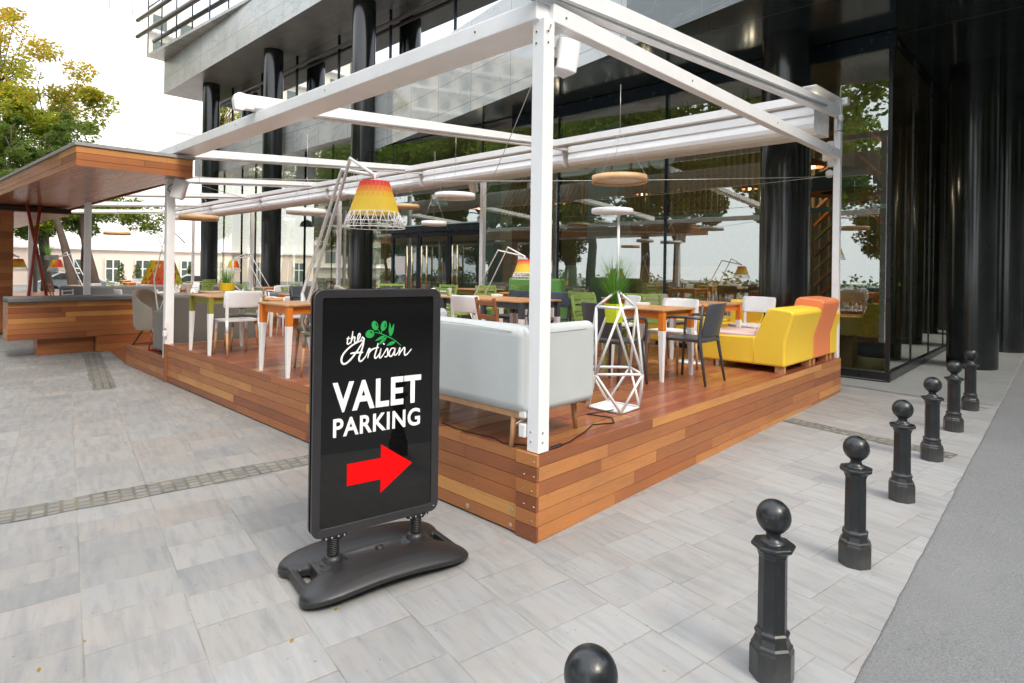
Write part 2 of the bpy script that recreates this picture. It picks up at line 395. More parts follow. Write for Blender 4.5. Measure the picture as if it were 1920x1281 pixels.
def thing(name, label, cat, loc=(0,0,0), rz=0, group=None):
    o = bpy.data.objects.new(name, None); COL.objects.link(o); o.location = loc; o.rotation_euler = (0, 0, rz); o.empty_display_size = .1
    return tag(o, label, cat, group)
def dup(root, loc, rz=0, label=None, group=None):
    r = root.copy(); COL.objects.link(r); r.location = loc; r.rotation_euler = (0, 0, rz)
    if label: r['label'] = label
    if group: r['group'] = group
    for ch in root.children:
        c = ch.copy(); COL.objects.link(c); c.parent = r
        for g in ch.children: d = g.copy(); COL.objects.link(d); d.parent = c
    return r
class Proto:
    """first placement moves the built thing itself, later ones are copies"""
    def __init__(s, root): s.root = root; s.used = False
    def put(s, loc, rz, label, group=None):
        if not s.used:
            s.used = True; s.root.location = loc; s.root.rotation_euler = (0, 0, rz); tag(s.root, label, None, group); return s.root
        return dup(s.root, loc, rz, label, group)
def struct(name, mb, mat, **k): return tag(mb.build(name, mat, **k), kind='structure')
V = Vector
# ================================================================ ground
g = MB()
def gp(x, y, dz=0): return (x, y, gz(max(-40, min(y, 16))) + dz)
def gsheet(mb, poly, dz):
    mb.quad([gp(x, y, dz) for x, y in poly])
xs = [-140, -60, -30, -12, 0, 3, 10, 40, 90]; ys = [-120, -40, -10, 0, 8, 16, 50, 120]
g.grid([[gp(x, y, -.012) for x in xs] for y in ys], smooth=False)
struct('ground', g, M_asph)
g = MB()                       # paved plaza up to the worn road edge
edge = [(x_, y_) for y_ in (-7, -3, -1, 1, 3, 5, 7, 9, 12, 16) for x_ in (1.724-.0155*y_,)]
rnd = random.Random(3); pts = []
for (x0, y0), (x1, y1) in zip(edge, edge[1:]):
    k = max(2, int((y1-y0)/.12)) if y0 > -3 else 3
    for i in range(k): t = i/k; pts.append((x0+(x1-x0)*t + rnd.uniform(-.004, .004), y0+(y1-y0)*t))
pts.append(edge[-1])
for (a, b) in zip(pts, pts[1:]):
    g.quad([gp(-60, a[1]), gp(a[0], a[1]), gp(b[0], b[1]), gp(-60, b[1])])
g.quad([gp(-60, -14), gp(1.94, -14), gp(1.8325, -7), gp(-60, -7)])
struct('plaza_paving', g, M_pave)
g = MB()
def strip(mb, pa, pb, w, dz=.004, n=24, seed=5):
    pa, pb = V((*pa, 0)), V((*pb, 0)); d = (pb-pa).normalized(); s = V((-d.y, d.x, 0)); r = random.Random(seed); P = []
    for i in range(n+1): 
        p = pa+(pb-pa)*i/n; P.append((p+s*(w/2+r.uniform(-.012,.012)), p-s*(w/2+r.uniform(-.012,.012))))
    for (a, b), (c, e) in zip(P, P[1:]): mb.quad([gp(a.x, a.y, dz), gp(b.x, b.y, dz), gp(e.x, e.y, dz), gp(c.x, c.y, dz)])
strip(g, (-3.16, -4.6), (-2.36, .1), .27)
strip(g, (-10.8, -.12), (-7.0, -.72), .27)
strip(g, (.02, 4.12), (1.55, 3.86), .2)
struct('granite_sett_strip', g, M_cob)
g = MB()
for y0, y1 in ((6.62, 8), (8, 10.4), (10.4, 14), (14, 16)):
    xa = 1.60 if y0 < 7 else 1.60; g.quad([gp(-60, y0, .004), gp(1.712-.0155*y0, y0, .004), gp(1.712-.0155*y1, y1, .004), gp(-60, y1, .004)])
struct('polished_stone_pavement', g, M_stone)
g = MB(); g.quad([gp(-.6, 6.80, .009), gp(1.55, 6.36, .009), gp(1.55, 6.39, .009), gp(-.6, 6.83, .009)])
struct('slot_drain', g, M_greycover)
# ================================================================ wooden deck
DX, DY = -7.0, 6.15
t = thing('wooden_deck', 'raised terrace platform clad in orange brown hardwood boards', 'deck', (0, 0, 0))
MB().boards((DX, 0, D), (0,1,0), (1,0,0), (0,0,1), DY, 7.0, .098, 1.5, .004, .02, 11).build('floor', M_floor, t)
MB().boards((-.16, 0, D), (-1,0,0), (0,0,-1), (0,-1,0), 6.78, D-.012, .0905, 1.5, .0035, .02, 21, first=.072).build('fascia', M_fascia, t)
fm = MB(); fm.boards((0, .0, D), (0,1,0), (0,0,-1), (1,0,0), DY, D-.005, .0905, 1.4, .0035, .02, 23, first=.072)
fm.build('fascia', M_fascia, t)
fm = MB(); fm.boards((.003, -.016, D+.004), (-1,0,0), (0,0,-1), (0,-1,0), .175, D+.0, .0905, 2, .0035, .02, 5, first=.076)
fm.build('corner_block', M_fascia, t)
fm = MB(); fm.boards((-6.93, -.022, D+.004), (-1,0,0), (0,0,-1), (0,-1,0), .10, D+.002, .53, 2, .0, .02, 8); fm.boards((-6.93, -.022, D+.004), (0,1,0), (0,0,-1), (1,0,0), .022, D+.002, .53, 2, 0, .02, 9)
fm.build('corner_block', M_fascia, t)
MB().hexa([(DX+.02, .022, 0.0), (-.022, .022, 0), (-.022, DY, .02), (DX+.02, DY, .02), (DX+.02, .022, D-.022), (-.022, .022, D-.022), (-.022, DY, D-.022), (DX+.02, DY, D-.022)]).build('substructure', M_gapd, t)
m = MB()                                # screws at the board joints
r5 = random.Random(5)
for yy in (.085, .42, 1.55, 2.0, 2.75, 3.6, 4.4, 5.2):
    for k in range(6):
        for dz in (-.028, .028):
            z = D-.072/2-.045-k*.0905 + dz + .03
            if z > .06: m.cyl((.0005, yy+r5.uniform(-.006, .006), z), (.0022, yy, z), .0032, n=8)
for xx in (-.03, -.11):
    for k in range(6): m.cyl((xx+r5.uniform(-.02, .02), -.0175, D-.04-k*.0905), (xx, -.0195, D-.04-k*.0905), .0032, n=8)
for xx in (-.62, -.585, -2.4, -3.0, -4.2):
    for k in range(6): 
        for dz in (-.025, .025): m.cyl((xx, -.0005, D-.045-k*.0905+dz), (xx, -.0022, D-.045-k*.0905+dz), .0032, n=8)
m.build('screws', M_brass, t)
m = MB()
for xx, zz, rr in ((-.22, .135, .016), (-.225, .045, .015), (-.63, .05, .018)): m.cyl((xx, -.0005, zz), (xx, -.0025, zz), rr, n=14)
m.build('timber_plugs', M_brass, t)
# lower terrace to the left
t = thing('lower_terrace', 'lower hardwood terrace with low plank fascia left of the main deck', 'deck')
ZL = .30
fm = MB(); fm.boards((-9.0, .02, ZL), (0,1,0), (1,0,0), (0,0,1), 7.1, 1.98, .12, 1.8, .004, .02, 31); fm.boards((-11.6, 1.2, ZL), (0,1,0), (1,0,0), (0,0,1), 5.9, 2.6, .12, 1.8, .004, .02, 32); fm.boards((-32, -.4, ZL), (0,1,0), (1,0,0), (0,0,1), 7.5, 20.4, .14, 1.8, .004, .02, 35); fm.build('floor', M_floor, t)
MB().boards((-7.03, 0, .345), (-1,0,0), (0,0,-1), (0,-1,0), 1.97, .34, .0905, 1.1, .0035, .02, 33).build('fascia', M_fascia, t)
MB().boards((-9.0, 0, .345), (0,1,0), (0,0,-1), (-1,0,0), .5, .34, .0905, 1.1, .0035, .02, 34).build('fascia', M_fascia, t)
MB().quad([(-9.0, -.0, .012), (-9.02, 1.2, .30), (-11.0, 1.2, .30), (-10.95, .2, .012)], tone=.2, uv=[(0,0),(0,1),(1,1),(1,0)]).build('ramp', M_floor, t)
m = MB(); m.box((-8.0, 3.6, .14), (1.94, 7.0, .24)); m.box((-10.3, 4.2, .14), (2.6, 5.8, .24)); m.box((-21.8, 3.4, .14), (20.2, 7.4, .24)); m.build('substructure', M_gapd, t)
# ================================================================ pergola
P_ = thing('pergola', 'white steel pergola frame over the terrace with folded awning at its back', 'pergola')
for (x, y, z0, z1, s_) in ((-.055, .055, D+.004, 3.20, .098), (-7.055, .045, ZL+.02, 3.2, .11), (-18.9, .05, ZL, 3.2, .11), (-.06, 6.1, D, 3.99, .085), (-7.04, 6.15, D, 3.9, .1), (-12.97, 6.15, ZL, 3.9, .1), (-18.83, 6.15, ZL, 3.9, .1), (-24.65, 6.15, ZL, 3.9, .1)):
    MB().box((x, y, (z0+z1)/2), (s_, s_, z1-z0)).build('post', M_white, P_, bevel=.006)
# corner-post front plate reads as two narrow faces
MB().box((-12.1, .05, 1.6), (.11, .11, 2.7)).build('post', M_white, P_, bevel=.006)
MB().box((-12.3, .125, 3.247), (24.5, .29, .115)).build('front_beam', M_white, P_, bevel=.006)
MB().bar((-.055, .10, 3.255), (-.055, 6.1, 3.255), .085, .115).build('side_beam', M_white, P_, bevel=.005)
RX = [-.055, -4.1, -8.1, -12.1, -16.2, -20.3, -24.4]
for x in RX:
    a, b = V((x, -.14, 3.393)), V((x, 6.0, 3.825)); d = (b-a).normalized()
    MB().bar(a, b, .085, .155).build('rail', M_white, P_, bevel=.006)
    m = MB()
    for off in (-.055, .055):
        m.bar(a+V((off, .1, -.06)), b+V((off, -.6, -.06)), .018, .02)
    m.build('rail_track', M_greycover, P_)
    m = MB(); m.prism([(-.10, -.13), (.0, -.13), (.05, -.10), (.24, -.075), (.24, .10), (-.04, .13), (-.09, .10), (-.12, .02)], -.05, .05, Matrix.Translation((x, -.16, 3.385)) @ Matrix.Scale(.75, 4) @ Matrix.Rotation(R(90), 4, 'Z') @ Matrix.Rotation(R(90), 4, 'X'))
    m.build('rail_end_cover', M_whited, P_, bevel=.012, seg=3)
for x0, x1 in zip(RX, RX[1:]):
    xa, xb = x0-.06, x1+.06; L_ = xa-xb; cx_ = (xa+xb)/2
    # stacked awning folds: front profile bar plus hanging lamellae
    m = MB(); m.bar((xb, 4.86, 3.735), (xa, 4.86, 3.735), .09, .10, (0,0,1)); m.build('cross_bar', M_white, P_, bevel=.004)
    m = MB(); m.bar((xb, 4.98, 3.70), (xa, 4.98, 3.70), .12, .012); m.build('cross_bar_shade', M_greycover, P_)
    prof = [(5.30,3.745), (5.285,3.735), (5.285,3.655), (5.315,3.645), (5.30,3.60), (5.285,3.54), (5.295,3.485), (5.33,3.445), (5.40,3.425), (5.44,3.43), (5.44,3.745)]
    rows = [[(xb, y, z), (xa, y, z)] for y, z in prof+[prof[0]]]
    m = MB(); m.grid(rows, smooth=False)
    m.quad([(xa, y, z) for y, z in prof]); m.quad([(xb, y, z) for y, z in prof][::-1]); m.build('awning_front_bar', M_white, P_)
    m = MB()
    for k in range(9):
        y = 5.455+k*.052; z0 = 3.43+.004*k + (.012 if k % 2 else 0)
        m.box((cx_, y+.012, (z0+3.77)/2), (L_-.01*(k % 2), .022, 3.77-z0)); m.box((cx_, y+.036, (z0+3.77)/2+.03), (L_-.03, .022, 3.62-z0))
    m.build('awning_folds', M_cream, P_, bevel=.006)
m = MB(); m.hexa([(-.16, 5.0, 3.93), (.0, 5.0, 3.93), (.0, 6.17, 3.985), (-.32, 6.17, 3.985), (-.16, 5.0, 3.94), (0, 5.0, 3.94), (0, 6.17, 3.995), (-.32, 6.17, 3.995)]); m.build('rail_cap', M_white, P_)
m = MB(); m.bar((-.06, 5.98, 3.66), (-.06, 6.06, 3.66), .04, .2); m.cyl((-.02, 5.98, 3.72), (.03, 5.98, 3.72), .045, n=16); m.build('rail_bracket', M_whited, P_, bevel=.01)
MB().bar((-.03, 6.0, 3.56), (.06, 6.02, 3.54), .012).build('awning_handle', M_cable, P_)
m = MB()
for px_, py_ in ((-.055, .055),):
    for z in (.60, .66, 3.05, 3.12):
        m.cyl((px_+.049, py_-.015, z), (px_+.053, py_-.015, z), .007, n=10); m.cyl((px_-.015, py_-.049, z), (px_-.015, py_-.053, z), .007, n=10)
for y_ in (.22, 1.9, 3.8, 5.7): m.cyl((-.0125, y_, 3.255), (-.008, y_, 3.255), .008, n=10)
for x_ in (-.6, -2.6, -4.6, -6.6): m.cyl((x_, -.020, 3.25), (x_, -.025, 3.25), .008, n=10)
m.build('bolt', M_chrome, P_)
for x in (-7.055, -.055):
    m = MB(); m.bar((x+.056, .045, 3.13), (x+.09, .02, 3.15), .008); m.build('hook', M_chrome, P_)
m = MB()
m.box((-24.6/2, 6.15, 3.97), (24.7, .11, .09)); m.build('back_beam', M_white, P_, bevel=.005)
# junction boxes, speakers, camera
def speaker(x, y, z, rz, tilt, label, s_=1):
    t = thing('speaker', label, 'loudspeaker', (x, y, z), rz, 'white loudspeakers on the pergola posts')
    Mx = Matrix.Rotation(tilt, 4, 'X')
    m = MB(); w, h, d = .085*s_, .135*s_, .085*s_
    m.prism([(-w, -d*.9), (w, -d*.9), (w*.85, d*.2), (w*.45, d), (-w*.45, d), (-w*.85, d*.2)], -h, h, Mx); m.build('cabinet', M_whited, t, bevel=.022*s_, seg=4)
    m = MB(); m.prism([(-w*.8, -d*.9-.006), (w*.8, -d*.9-.006), (w*.8, -d*.9), (-w*.8, -d*.9)], -h*.85, h*.85, Mx); m.build('grille', M_cream, t)
    m = MB(); m.tube([(w*.3, d*.9, h*.5), (w*.6, d+.05, h*.3), (w*.1, d+.06, -.02), (w*.4, d+.01, -h*.3)], .006, 6); m.box((w*.1, d+.01, -h*.45), (.06, .035, .05)); m.build('bracket', M_cable, t)
    return t
speaker(-.06, .27, 3.03, R(165), R(10), 'white loudspeaker behind the top of the front corner post', .82)
speaker(-6.86, .10, 2.72, R(150), R(16), 'white loudspeaker under the bar canopy corner beside the left post', 1.05)
speaker(-7.12, 5.95, 3.42, R(10), R(18), 'white loudspeaker high on a back post above the entrance doors', 1.0)
t = thing('junction_box', 'pair of white sockets with flip lids low on the front corner post', 'socket box', (-.055, .0, 0))
for z in (.655, .775):
    m = MB(); m.box((-.085, .03, z), (.055, .07, .085)); m.build('housing', M_whited, t, bevel=.008)
    m = MB(); m.hexa([(-.135, .0, z+.03), (-.10, .0, z+.055), (-.10, .055, z+.055), (-.135, .055, z+.03), (-.138, .0, z+.036), (-.10, .0, z+.062), (-.10, .055, z+.062), (-.138, .055, z+.036)]); m.build('lid', M_whited, t)
t = thing('junction_box', 'white socket box low on the left front post', 'socket box', (-6.99, -.015, 0))
MB().box((0, 0, .80), (.06, .03, .09)).build('housing', M_whited, t, bevel=.006)
MB().box((.012, -.005, .68), (.075, .05, .08)).build('plug', M_whited, t, bevel=.012)
t = thing('security_camera', 'small white dome camera on the far right pergola post', 'camera', (-.12, 6.06, 3.02))
MB().box((0, .0, .12), (.09, .09, .09)).build('mount', M_whited, t, bevel=.01)
MB().lathe([(.01, -.05), (.035, -.04), (.048, 0), (.045, .04), (.02, .06)], 20, (-.03, 0, -.02)).build('dome', M_whited, t)
MB().lathe([(.002, -.012), (.014, -.008), (.014, .004)], 12, (-.035, -.03, -.05)).build('lens', M_cable, t)
t = thing('floodlight_box', 'white control box on the far right pergola post under the awning', 'control box', (-.14, 6.05, 3.28))
MB().prism([(-.09, -.1), (.05, -.1), (.05, .16), (-.02, .16), (-.09, .1)], -.04, .04, Matrix.Rotation(R(90), 4, 'X')).build('housing', M_cream, t, bevel=.012, seg=3)
def cable(name, pts, r, mat, label, cat, n=6, group=None):
    m = MB(); m.tube(pts, r, n); return tag(m.build(name, mat), label, cat, group)
def sag(a, b, s_, n=14): a, b = V(a), V(b); return [a+(b-a)*i/n - V((0,0,s_*4*(i/n)*(1-i/n))) for i in range(n+1)]
cable('steel_cable', sag((-.1, 6.0, 2.97), (-7.0, 6.0, 2.95), .05), .004, M_wire, 'thin steel cable running level across the back of the terrace', 'cable')
cable('steel_cable', sag((-.1, 6.02, 2.96), (-6.98, .1, 2.90), .06), .004, M_wire, 'thin steel cable crossing the terrace diagonally to the left post', 'cable')
cable('steel_cable', sag((-.06, .12, 3.1), (-7.0, 6.0, 2.98), .05), .004, M_wire, 'thin steel cable crossing the terrace diagonally from the front corner post', 'cable')
cable('steel_cable', sag((-7.05, .1, 2.9), (-12.9, 6.0, 3.0), .06), .004, M_wire, 'thin steel cable slung over the lower terrace tables', 'cable')
# ================================================================ furniture prototypes (front = local -Y)
def curved_panel(w, h, z0, y0, depth, th, n=10, lean=.06, rnd=.03, r2=0):
    rows = []
    pts = []
    for k in range(n+1):
        a = -1+2*k/n; x = a*w/2; y = y0 - depth*a*a
        pts.append((x, y, a))
    m = MB()
    def ring(z, l, sc=1, tt=th):
        return [(x*sc, y+l-tt/2, z) for x, y, a in pts] + [(x*sc, y+l+tt/2, z) for x, y, a in reversed(pts)]
    zs = [(z0, 0, .94, th*.6), (z0+.012, 0, .985, th), (z0+h*.3, lean*.3, 1, th), (z0+h*.7, lean*.7, 1, th), (z0+h-.02, lean*.95, .985, th), (z0+h-.005, lean, .95, th*.8), (z0+h, lean, .90, th*.3)]
    m.grid([ring(*q) for q in zs], True, True)
    k = len(pts)*2
    m.face(list(range(k))[::-1]); b = len(m.v)-k; m.face([b+i for i in range(k)])
    return m
def seat_mb(w, d, z, th, sag_=.008):
    m = MB(); nx, ny = 8, 8; top = []
    for j in range(ny+1):
        row = []
        for i in range(nx+1):
            a, b = -1+2*i/nx, -1+2*j/ny
            x = a*w/2*(1-.06*max(0, b)); y = b*d/2
            if abs(a) == 1 and abs(b) == 1: x *= .95; y *= .95
            row.append((x, y, z - sag_*(1-a*a)*(1-b*b) - .012*max(0, -b-.6)))
        top.append(row)
    m.grid(top)
    bot = [[(x*.97, y*.97, z-th) for x, y, _ in r] for r in top]
    m.grid([r[::-1] for r in bot])
    def rim(t): return t[0] + [r[-1] for r in t[1:]] + t[-1][::-1][1:] + [r[0] for r in t[1:-1]][::-1]
    m.grid([rim(bot), rim(top)], True, True)
    return m
def leg2(a, b, r0, r1, split, mats_sq=False):
    """tapered two tone leg, material 0 above split height, 1 below"""
    m = MB(); a, b = V(a), V(b); k = (a.z-split)/(a.z-b.z); c = a+(b-a)*k; rc = r0+(r1-r0)*k
    if mats_sq: m.bar(a, c, r0*2, w2=rc*2); m.cur = 1; m.bar(c, b, rc*2+.002, w2=r1*2)
    else: m.tube([a, c], r0, 10, r2=rc); m.cur = 1; m.tube([c, b], rc+.001, 10, r2=r1)
    return m
def arm_chair(mat):
    t = thing('armchair', '', 'armchair')
    seat_mb(.46, .44, .45, .028).build('seat', mat, t)
    curved_panel(.43, .34, .475, .235, .045, .012, lean=.075).build('backrest', mat, t)
    for s in (-1, 1):
        MB().tube([(s*.205, -.19, .435), (s*.235, -.225, 0)], .017, 10, r2=.0125).build('leg', mat, t)
        m = MB(); m.tube([(s*.205, .20, .80), (s*.21, .185, .62), (s*.215, .175, .45), (s*.235, .25, 0)], [.012, .015, .018, .012], 10); m.build('leg', mat, t)
        m = MB(); m.tube([(s*.215, .19, .66), (s*.245, .05, .672), (s*.25, -.10, .668), (s*.248, -.165, .655), (s*.243, -.195, .62), (s*.232, -.20, .5), (s*.215, -.19, .44)], .0145, 8); m.build('armrest', mat, t)
    return Proto(t)
def cafe_chair(mat, lmat, split=.30):
    t = thing('cafe_chair', '', 'chair')
    seat_mb(.43, .42, .455, .022).build('seat', mat, t)
    curved_panel(.47, .205, .605, .225, .055, .014, lean=.03).build('backrest', mat, t)
    for s in (-1, 1):
        m = MB(); m.bar((s*.195, .185, .44), (s*.205, .20, .72), .034, .022); m.build('back_upright', mat, t, bevel=.004)
        leg2((s*.18, -.17, .44), (s*.20, -.20, 0), .019, .012, split).build('leg', [mat, lmat], t)
        leg2((s*.195, .185, .45), (s*.205, .235, 0), .019, .012, split).build('leg', [mat, lmat], t)
    MB().bar((-.18, -.165, .425), (.18, -.165, .425), .02, .03).build('seat_rail', mat, t)
    return Proto(t)
def slat_chair(mat):
    t = thing('slatted_armchair', '', 'armchair')
    m = MB()
    for k in range(6): 
        z = .50+k*.062; y = .215+k*.014
        rows = [(-.215, y-.03, z), (-.1, y, z), (0, y+.006, z), (.1, y, z), (.215, y-.03, z)]
        for a, b in zip(rows, rows[1:]): m.bar(a, b, .014, .036 if k < 5 else .042)
    m.bar((0, .21, .46), (0, .285, .82), .02, .012); m.build('back_slats', mat, t)
    m = MB()
    for k in range(8): m.box((0, -.19+k*.053, .445), (.45, .044, .016))
    m.bar((-.215, -.2, .43), (-.215, .2, .43), .02, .03); m.bar((.215, -.2, .43), (.215, .2, .43), .02, .03); m.build('seat', mat, t, bevel=.003)
    for s in (-1, 1):
        MB().bar((s*.225, .17, .45), (s*.228, .26, .83), .028, .034).build('back_upright', mat, t, bevel=.005)
        MB().bar((s*.225, -.19, .45), (s*.235, -.22, 0), .036, w2=.026).build('leg', mat, t, bevel=.004)
        MB().bar((s*.225, .18, .46), (s*.235, .25, 0), .036, w2=.026).build('leg', mat, t, bevel=.004)
        m = MB(); m.tube([(s*.228, .2, .655), (s*.262, .05, .665), (s*.27, -.12, .665), (s*.268, -.18, .65), (s*.262, -.205, .61), (s*.245, -.2, .46)], .016, 8); m.build('armrest', mat, t)
    return Proto(t)
def ladder_chair(mat, smat=None, rails=2):
    t = thing('ladderback_chair', '', 'chair')
    seat_mb(.40, .38, .45, .02).build('seat', smat or mat, t)
    for s in (-1, 1):
        MB().bar((s*.175, -.16, .44), (s*.195, -.19, 0), .03, w2=.02).build('leg', mat, t)
        MB().bar((s*.18, .26, .82), (s*.18, .17, .40), .028, .032).build('back_upright', mat, t, bevel=.004)
        MB().bar((s*.18, .175, .43), (s*.195, .22, 0), .03, w2=.02).build('leg', mat, t)
    for k in range(rails):
        z = .76-k*.14/(rails-1)*1.1 if rails > 1 else .7; y = .245-(.76-z)*.2
        MB().bar((-.17, y, z), (.17, y, z), .016, .05 if rails < 4 else .03).build('back_rail', mat, t, bevel=.004)
    for y in (-.16, .17): MB().bar((-.17, y, .42), (.17, y, .42), .018, .035).build('seat_rail', mat, t)
    return Proto(t)
def sq_table(apr, leg=None, w=.70, top=None, h=.74):
    t = thing('square_table', '', 'table'); e = w/2
    MB().box((0, 0, h-.011), (w+.02, w+.02, .022)).build('tabletop', top or M_oak, t, bevel=.006)
    a = e-.045; m = MB()
    for s in (-1, 1): m.box((0, s*a, h-.062), (2*a+.03, .02, .078)); m.box((s*a, 0, h-.062), (.02, 2*a-.02, .078))
    m.build('apron', apr, t)
    for sx in (-1, 1):
        for sy in (-1, 1):
            m = MB(); x, y = sx*(e-.03), sy*(e-.03)
            m.bar((x, y, h-.022), (x, y, .52), .062, .058); m.cur = 1; m.bar((x, y, .52), (x+sx*.01, y+sy*.01, 0), .063, .06, w2=.034); m.build('leg', [apr, leg or M_whited], t, bevel=.004)
    return Proto(t)
def tub_chair(mat, lmat):
    t = thing('tub_armchair', '', 'armchair'); rows = []
    n = 20
    out, inn, ot, it_ = [], [], [], []
    for k in range(n+1):
        a = -1+2*k/n; th = a*R(118); ex = 1.0
        x = .34*math.sin(th)*1.02; y = .33*math.cos(th) if abs(a) < .76 else .33*math.cos(th)
        zt = .82 - .27*max(0, (abs(a)-.22)/.78)**1.1
        out.append((x, y, zt))
        rows.append((x, y, zt))
    m = MB()
    def R_(sc, z=None, dz=0, lean=1.0): return [(x*sc, y*sc, (zz+dz) if z is None else z) for x, y, zz in rows]
    m.grid([R_(.86, .24), R_(.97, .30), R_(1.05, None, -.03), R_(1.04, None, 0), R_(.98, None, .012), R_(.92, None, 0), R_(.87, None, -.04), R_(.78, .36)])
    for idx in (0, n):
        q = [(rows[idx][0]*s_, rows[idx][1]*s_, z) for s_, z in ((.86, .24), (.97, .30), (1.05, rows[idx][2]-.03), (.98, rows[idx][2]+.012), (.87, rows[idx][2]-.04), (.78, .36))]
        m.quad(q if idx else q[::-1])
    m.build('shell', mat, t)
    m = MB(); m.prism([(.27*math.cos(a)*1.0, .27*math.sin(a)-.05) for a in [2*math.pi*k/16+.2 for k in range(16)]], .25, .42); m.build('seat_cushion', mat, t, bevel=.03, seg=3)
    for sx in (-1, 1):
        for sy in (-1, 1):
            m = MB(); m.tube([(sx*.1, sy*.16, .25), (sx*.24, sy*.24, 0), (sx*.22, sy*.05, .25)], .006, 6); m.build('wire_leg', lmat, t)
    return Proto(t)
def slab(name, mat, c, d, parent, bev=.04, Mx=None, seg=4, taper=1):
    return MB().box(c, d, Mx, taper=taper).build(name, mat, parent, bevel=bev, seg=seg)
# -- dining furniture on the main deck
white_cafe = cafe_chair(M_whited, M_leg); olive_cafe = cafe_chair(M_olivec, M_leg); char_arm = arm_chair(M_charc)
white_arm = arm_chair(M_whited); green_slat = slat_chair(M_greenc); wood_ladder = ladder_chair(M_walnut, M_whited, 2)
white_ladder = ladder_chair(M_whited, M_leg, 5); navy_cafe = cafe_chair(M_navy, M_charc); tan_cafe = cafe_chair(M_beige, M_leg)
t_orange = sq_table(M_orange, w=.66); t_olive = sq_table(M_olive, w=.70); t_char = sq_table(M_charc, w=.74)
GT, GC = 'square oak topped dining tables', None
t_olive.put((-5.80, .37, D), 0, 'olive apron table with white tapered legs at the left end of the deck edge', GT)
white_cafe.put((-5.36, .33, D), R(-90), 'white cafe chair with wooden lower legs beside the olive apron table', 'white cafe chairs')
olive_cafe.put((-6.02, .68, D), R(-10), 'muted olive cafe chair behind the olive apron table', 'olive cafe chairs')
t_orange.put((-3.70, .36, D), 0, 'oak table with orange apron at the deck edge just left of the sign', GT)
olive_cafe.put((-3.78, .62, D), R(3), 'muted olive cafe chair behind the orange apron table left of the sign', 'olive cafe chairs')
olive_cafe.put((-3.22, .42, D), R(-80), 'muted olive cafe chair half hidden by the left edge of the sign', 'olive cafe chairs')
t_orange.put((-5.25, 1.75, D), 0, 'orange apron table behind the white cafe chair', GT)
wood_ladder.put((-4.35, 1.25, D), R(185), 'brown timber chair behind the orange table left of the sign', 'timber ladderback chairs')
char_arm.put((-6.15, 1.75, D), R(100), 'charcoal armchair beyond the olive apron table', 'charcoal armchairs')
navy_cafe.put((-5.35, 2.35, D), R(0), 'dark slate chair behind the orange apron table on the left', 'slate cafe chairs')
white_arm.put((-4.55, 1.95, D), R(-75), 'white armchair with tubular arms left of the sign top', 'white armchairs')
t_orange.put((-1.03, 3.02, D), 0, 'orange apron table with white legs beside the charcoal armchair', GT)
char_arm.put((-.57, 3.06, D), R(-88), 'charcoal armchair pulled up to the right side of the orange table', 'charcoal armchairs')
white_cafe.put((-1.07, 3.52, D), R(-2), 'white cafe chair on the far side of the right hand orange table', 'white cafe chairs')
char_arm.put((-1.02, 2.30, D), R(176), 'charcoal armchair behind the geometric plant lamp', 'charcoal armchairs')
green_slat.put((-1.72, 3.05, D), R(92), 'green slatted armchair between the plant lamp and the orange table', 'green slatted armchairs')
white_cafe.put((-1.95, 3.75, D), R(-35), 'white cafe chair beyond the lime pot and behind the green chair', 'white cafe chairs')
t_orange.put((-1.15, 4.55, D), 0, 'orange apron table behind the right hand white cafe chair', GT)
tan_cafe.put((-1.75, 4.65, D), R(80), 'taupe chair with a wide back behind the orange table', 'taupe chairs')
white_cafe.put((-.78, 5.05, D), R(-10), 'white cafe chair in front of the black column', 'white cafe chairs')
t_char.put((-3.72, 2.95, D), 0, 'oak table with charcoal apron behind the grey sofa, left of the pair', GT)
t_char.put((-2.92, 2.95, D), 0, 'oak table with charcoal apron behind the grey sofa, right of the pair', GT)
green_slat.put((-4.72, 3.40, D), R(166), 'green slatted armchair with its back to the grey sofa', 'green slatted armchairs')
white_cafe.put((-2.98, 2.22, D), R(184), 'white cafe chair with its back to the grey sofa', 'white cafe chairs')
wood_ladder.put((-2.22, 1.95, D), R(168), 'brown timber chair with white seat behind the corner post', 'timber ladderback chairs')
char_arm.put((-5.45, 2.9, D), R(95), 'charcoal armchair left of the green slatted chair and right edge of the sign', 'charcoal armchairs')
navy_cafe.put((-3.0, 3.62, D), R(4), 'slate chair on the far side of the charcoal apron tables', 'slate cafe chairs')
navy_cafe.put((-3.75, 3.62, D), R(-4), 'slate chair in front of the green sofa', 'slate cafe chairs')
green_slat.put((-2.55, 4.05, D), R(172), 'green slatted armchair right behind the corner post', 'green slatted armchairs')
green_slat.put((-1.88, 4.35, D), R(195), 'green slatted armchair left of the grass in the lime pot', 'green slatted armchairs')
t_orange.put((-2.35, 4.75, D), 0, 'orange apron table behind two green slatted armchairs', GT)
t_orange.put((-4.3, 4.6, D), 0, 'orange apron table at the back of the deck near the zigzag lamp', GT)
green_slat.put((-5.05, 4.6, D), R(90), 'green slatted armchair at the back of the deck by the entrance', 'green slatted armchairs')
t_olive.put((-6.0, 3.3, D), 0, 'olive apron table in the middle left of the main deck', GT)
green_slat.put((-6.55, 3.5, D), R(60), 'green slatted armchair left of the middle olive table', 'green slatted armchairs')
green_slat.put((-5.9, 4.0, D), R(0), 'green slatted armchair behind the middle olive table', 'green slatted armchairs')
white_arm.put((-5.2, 3.3, D), R(-90), 'white armchair right of the middle olive table', 'white armchairs')
t_olive.put((-6.1, 5.2, D), 0, 'olive apron table by the back left post of the main deck', GT)
green_slat.put((-5.4, 5.3, D), R(-85), 'green slatted armchair beside the back left olive table', 'green slatted armchairs')
beige_tub = tub_chair(M_beige, M_cable)
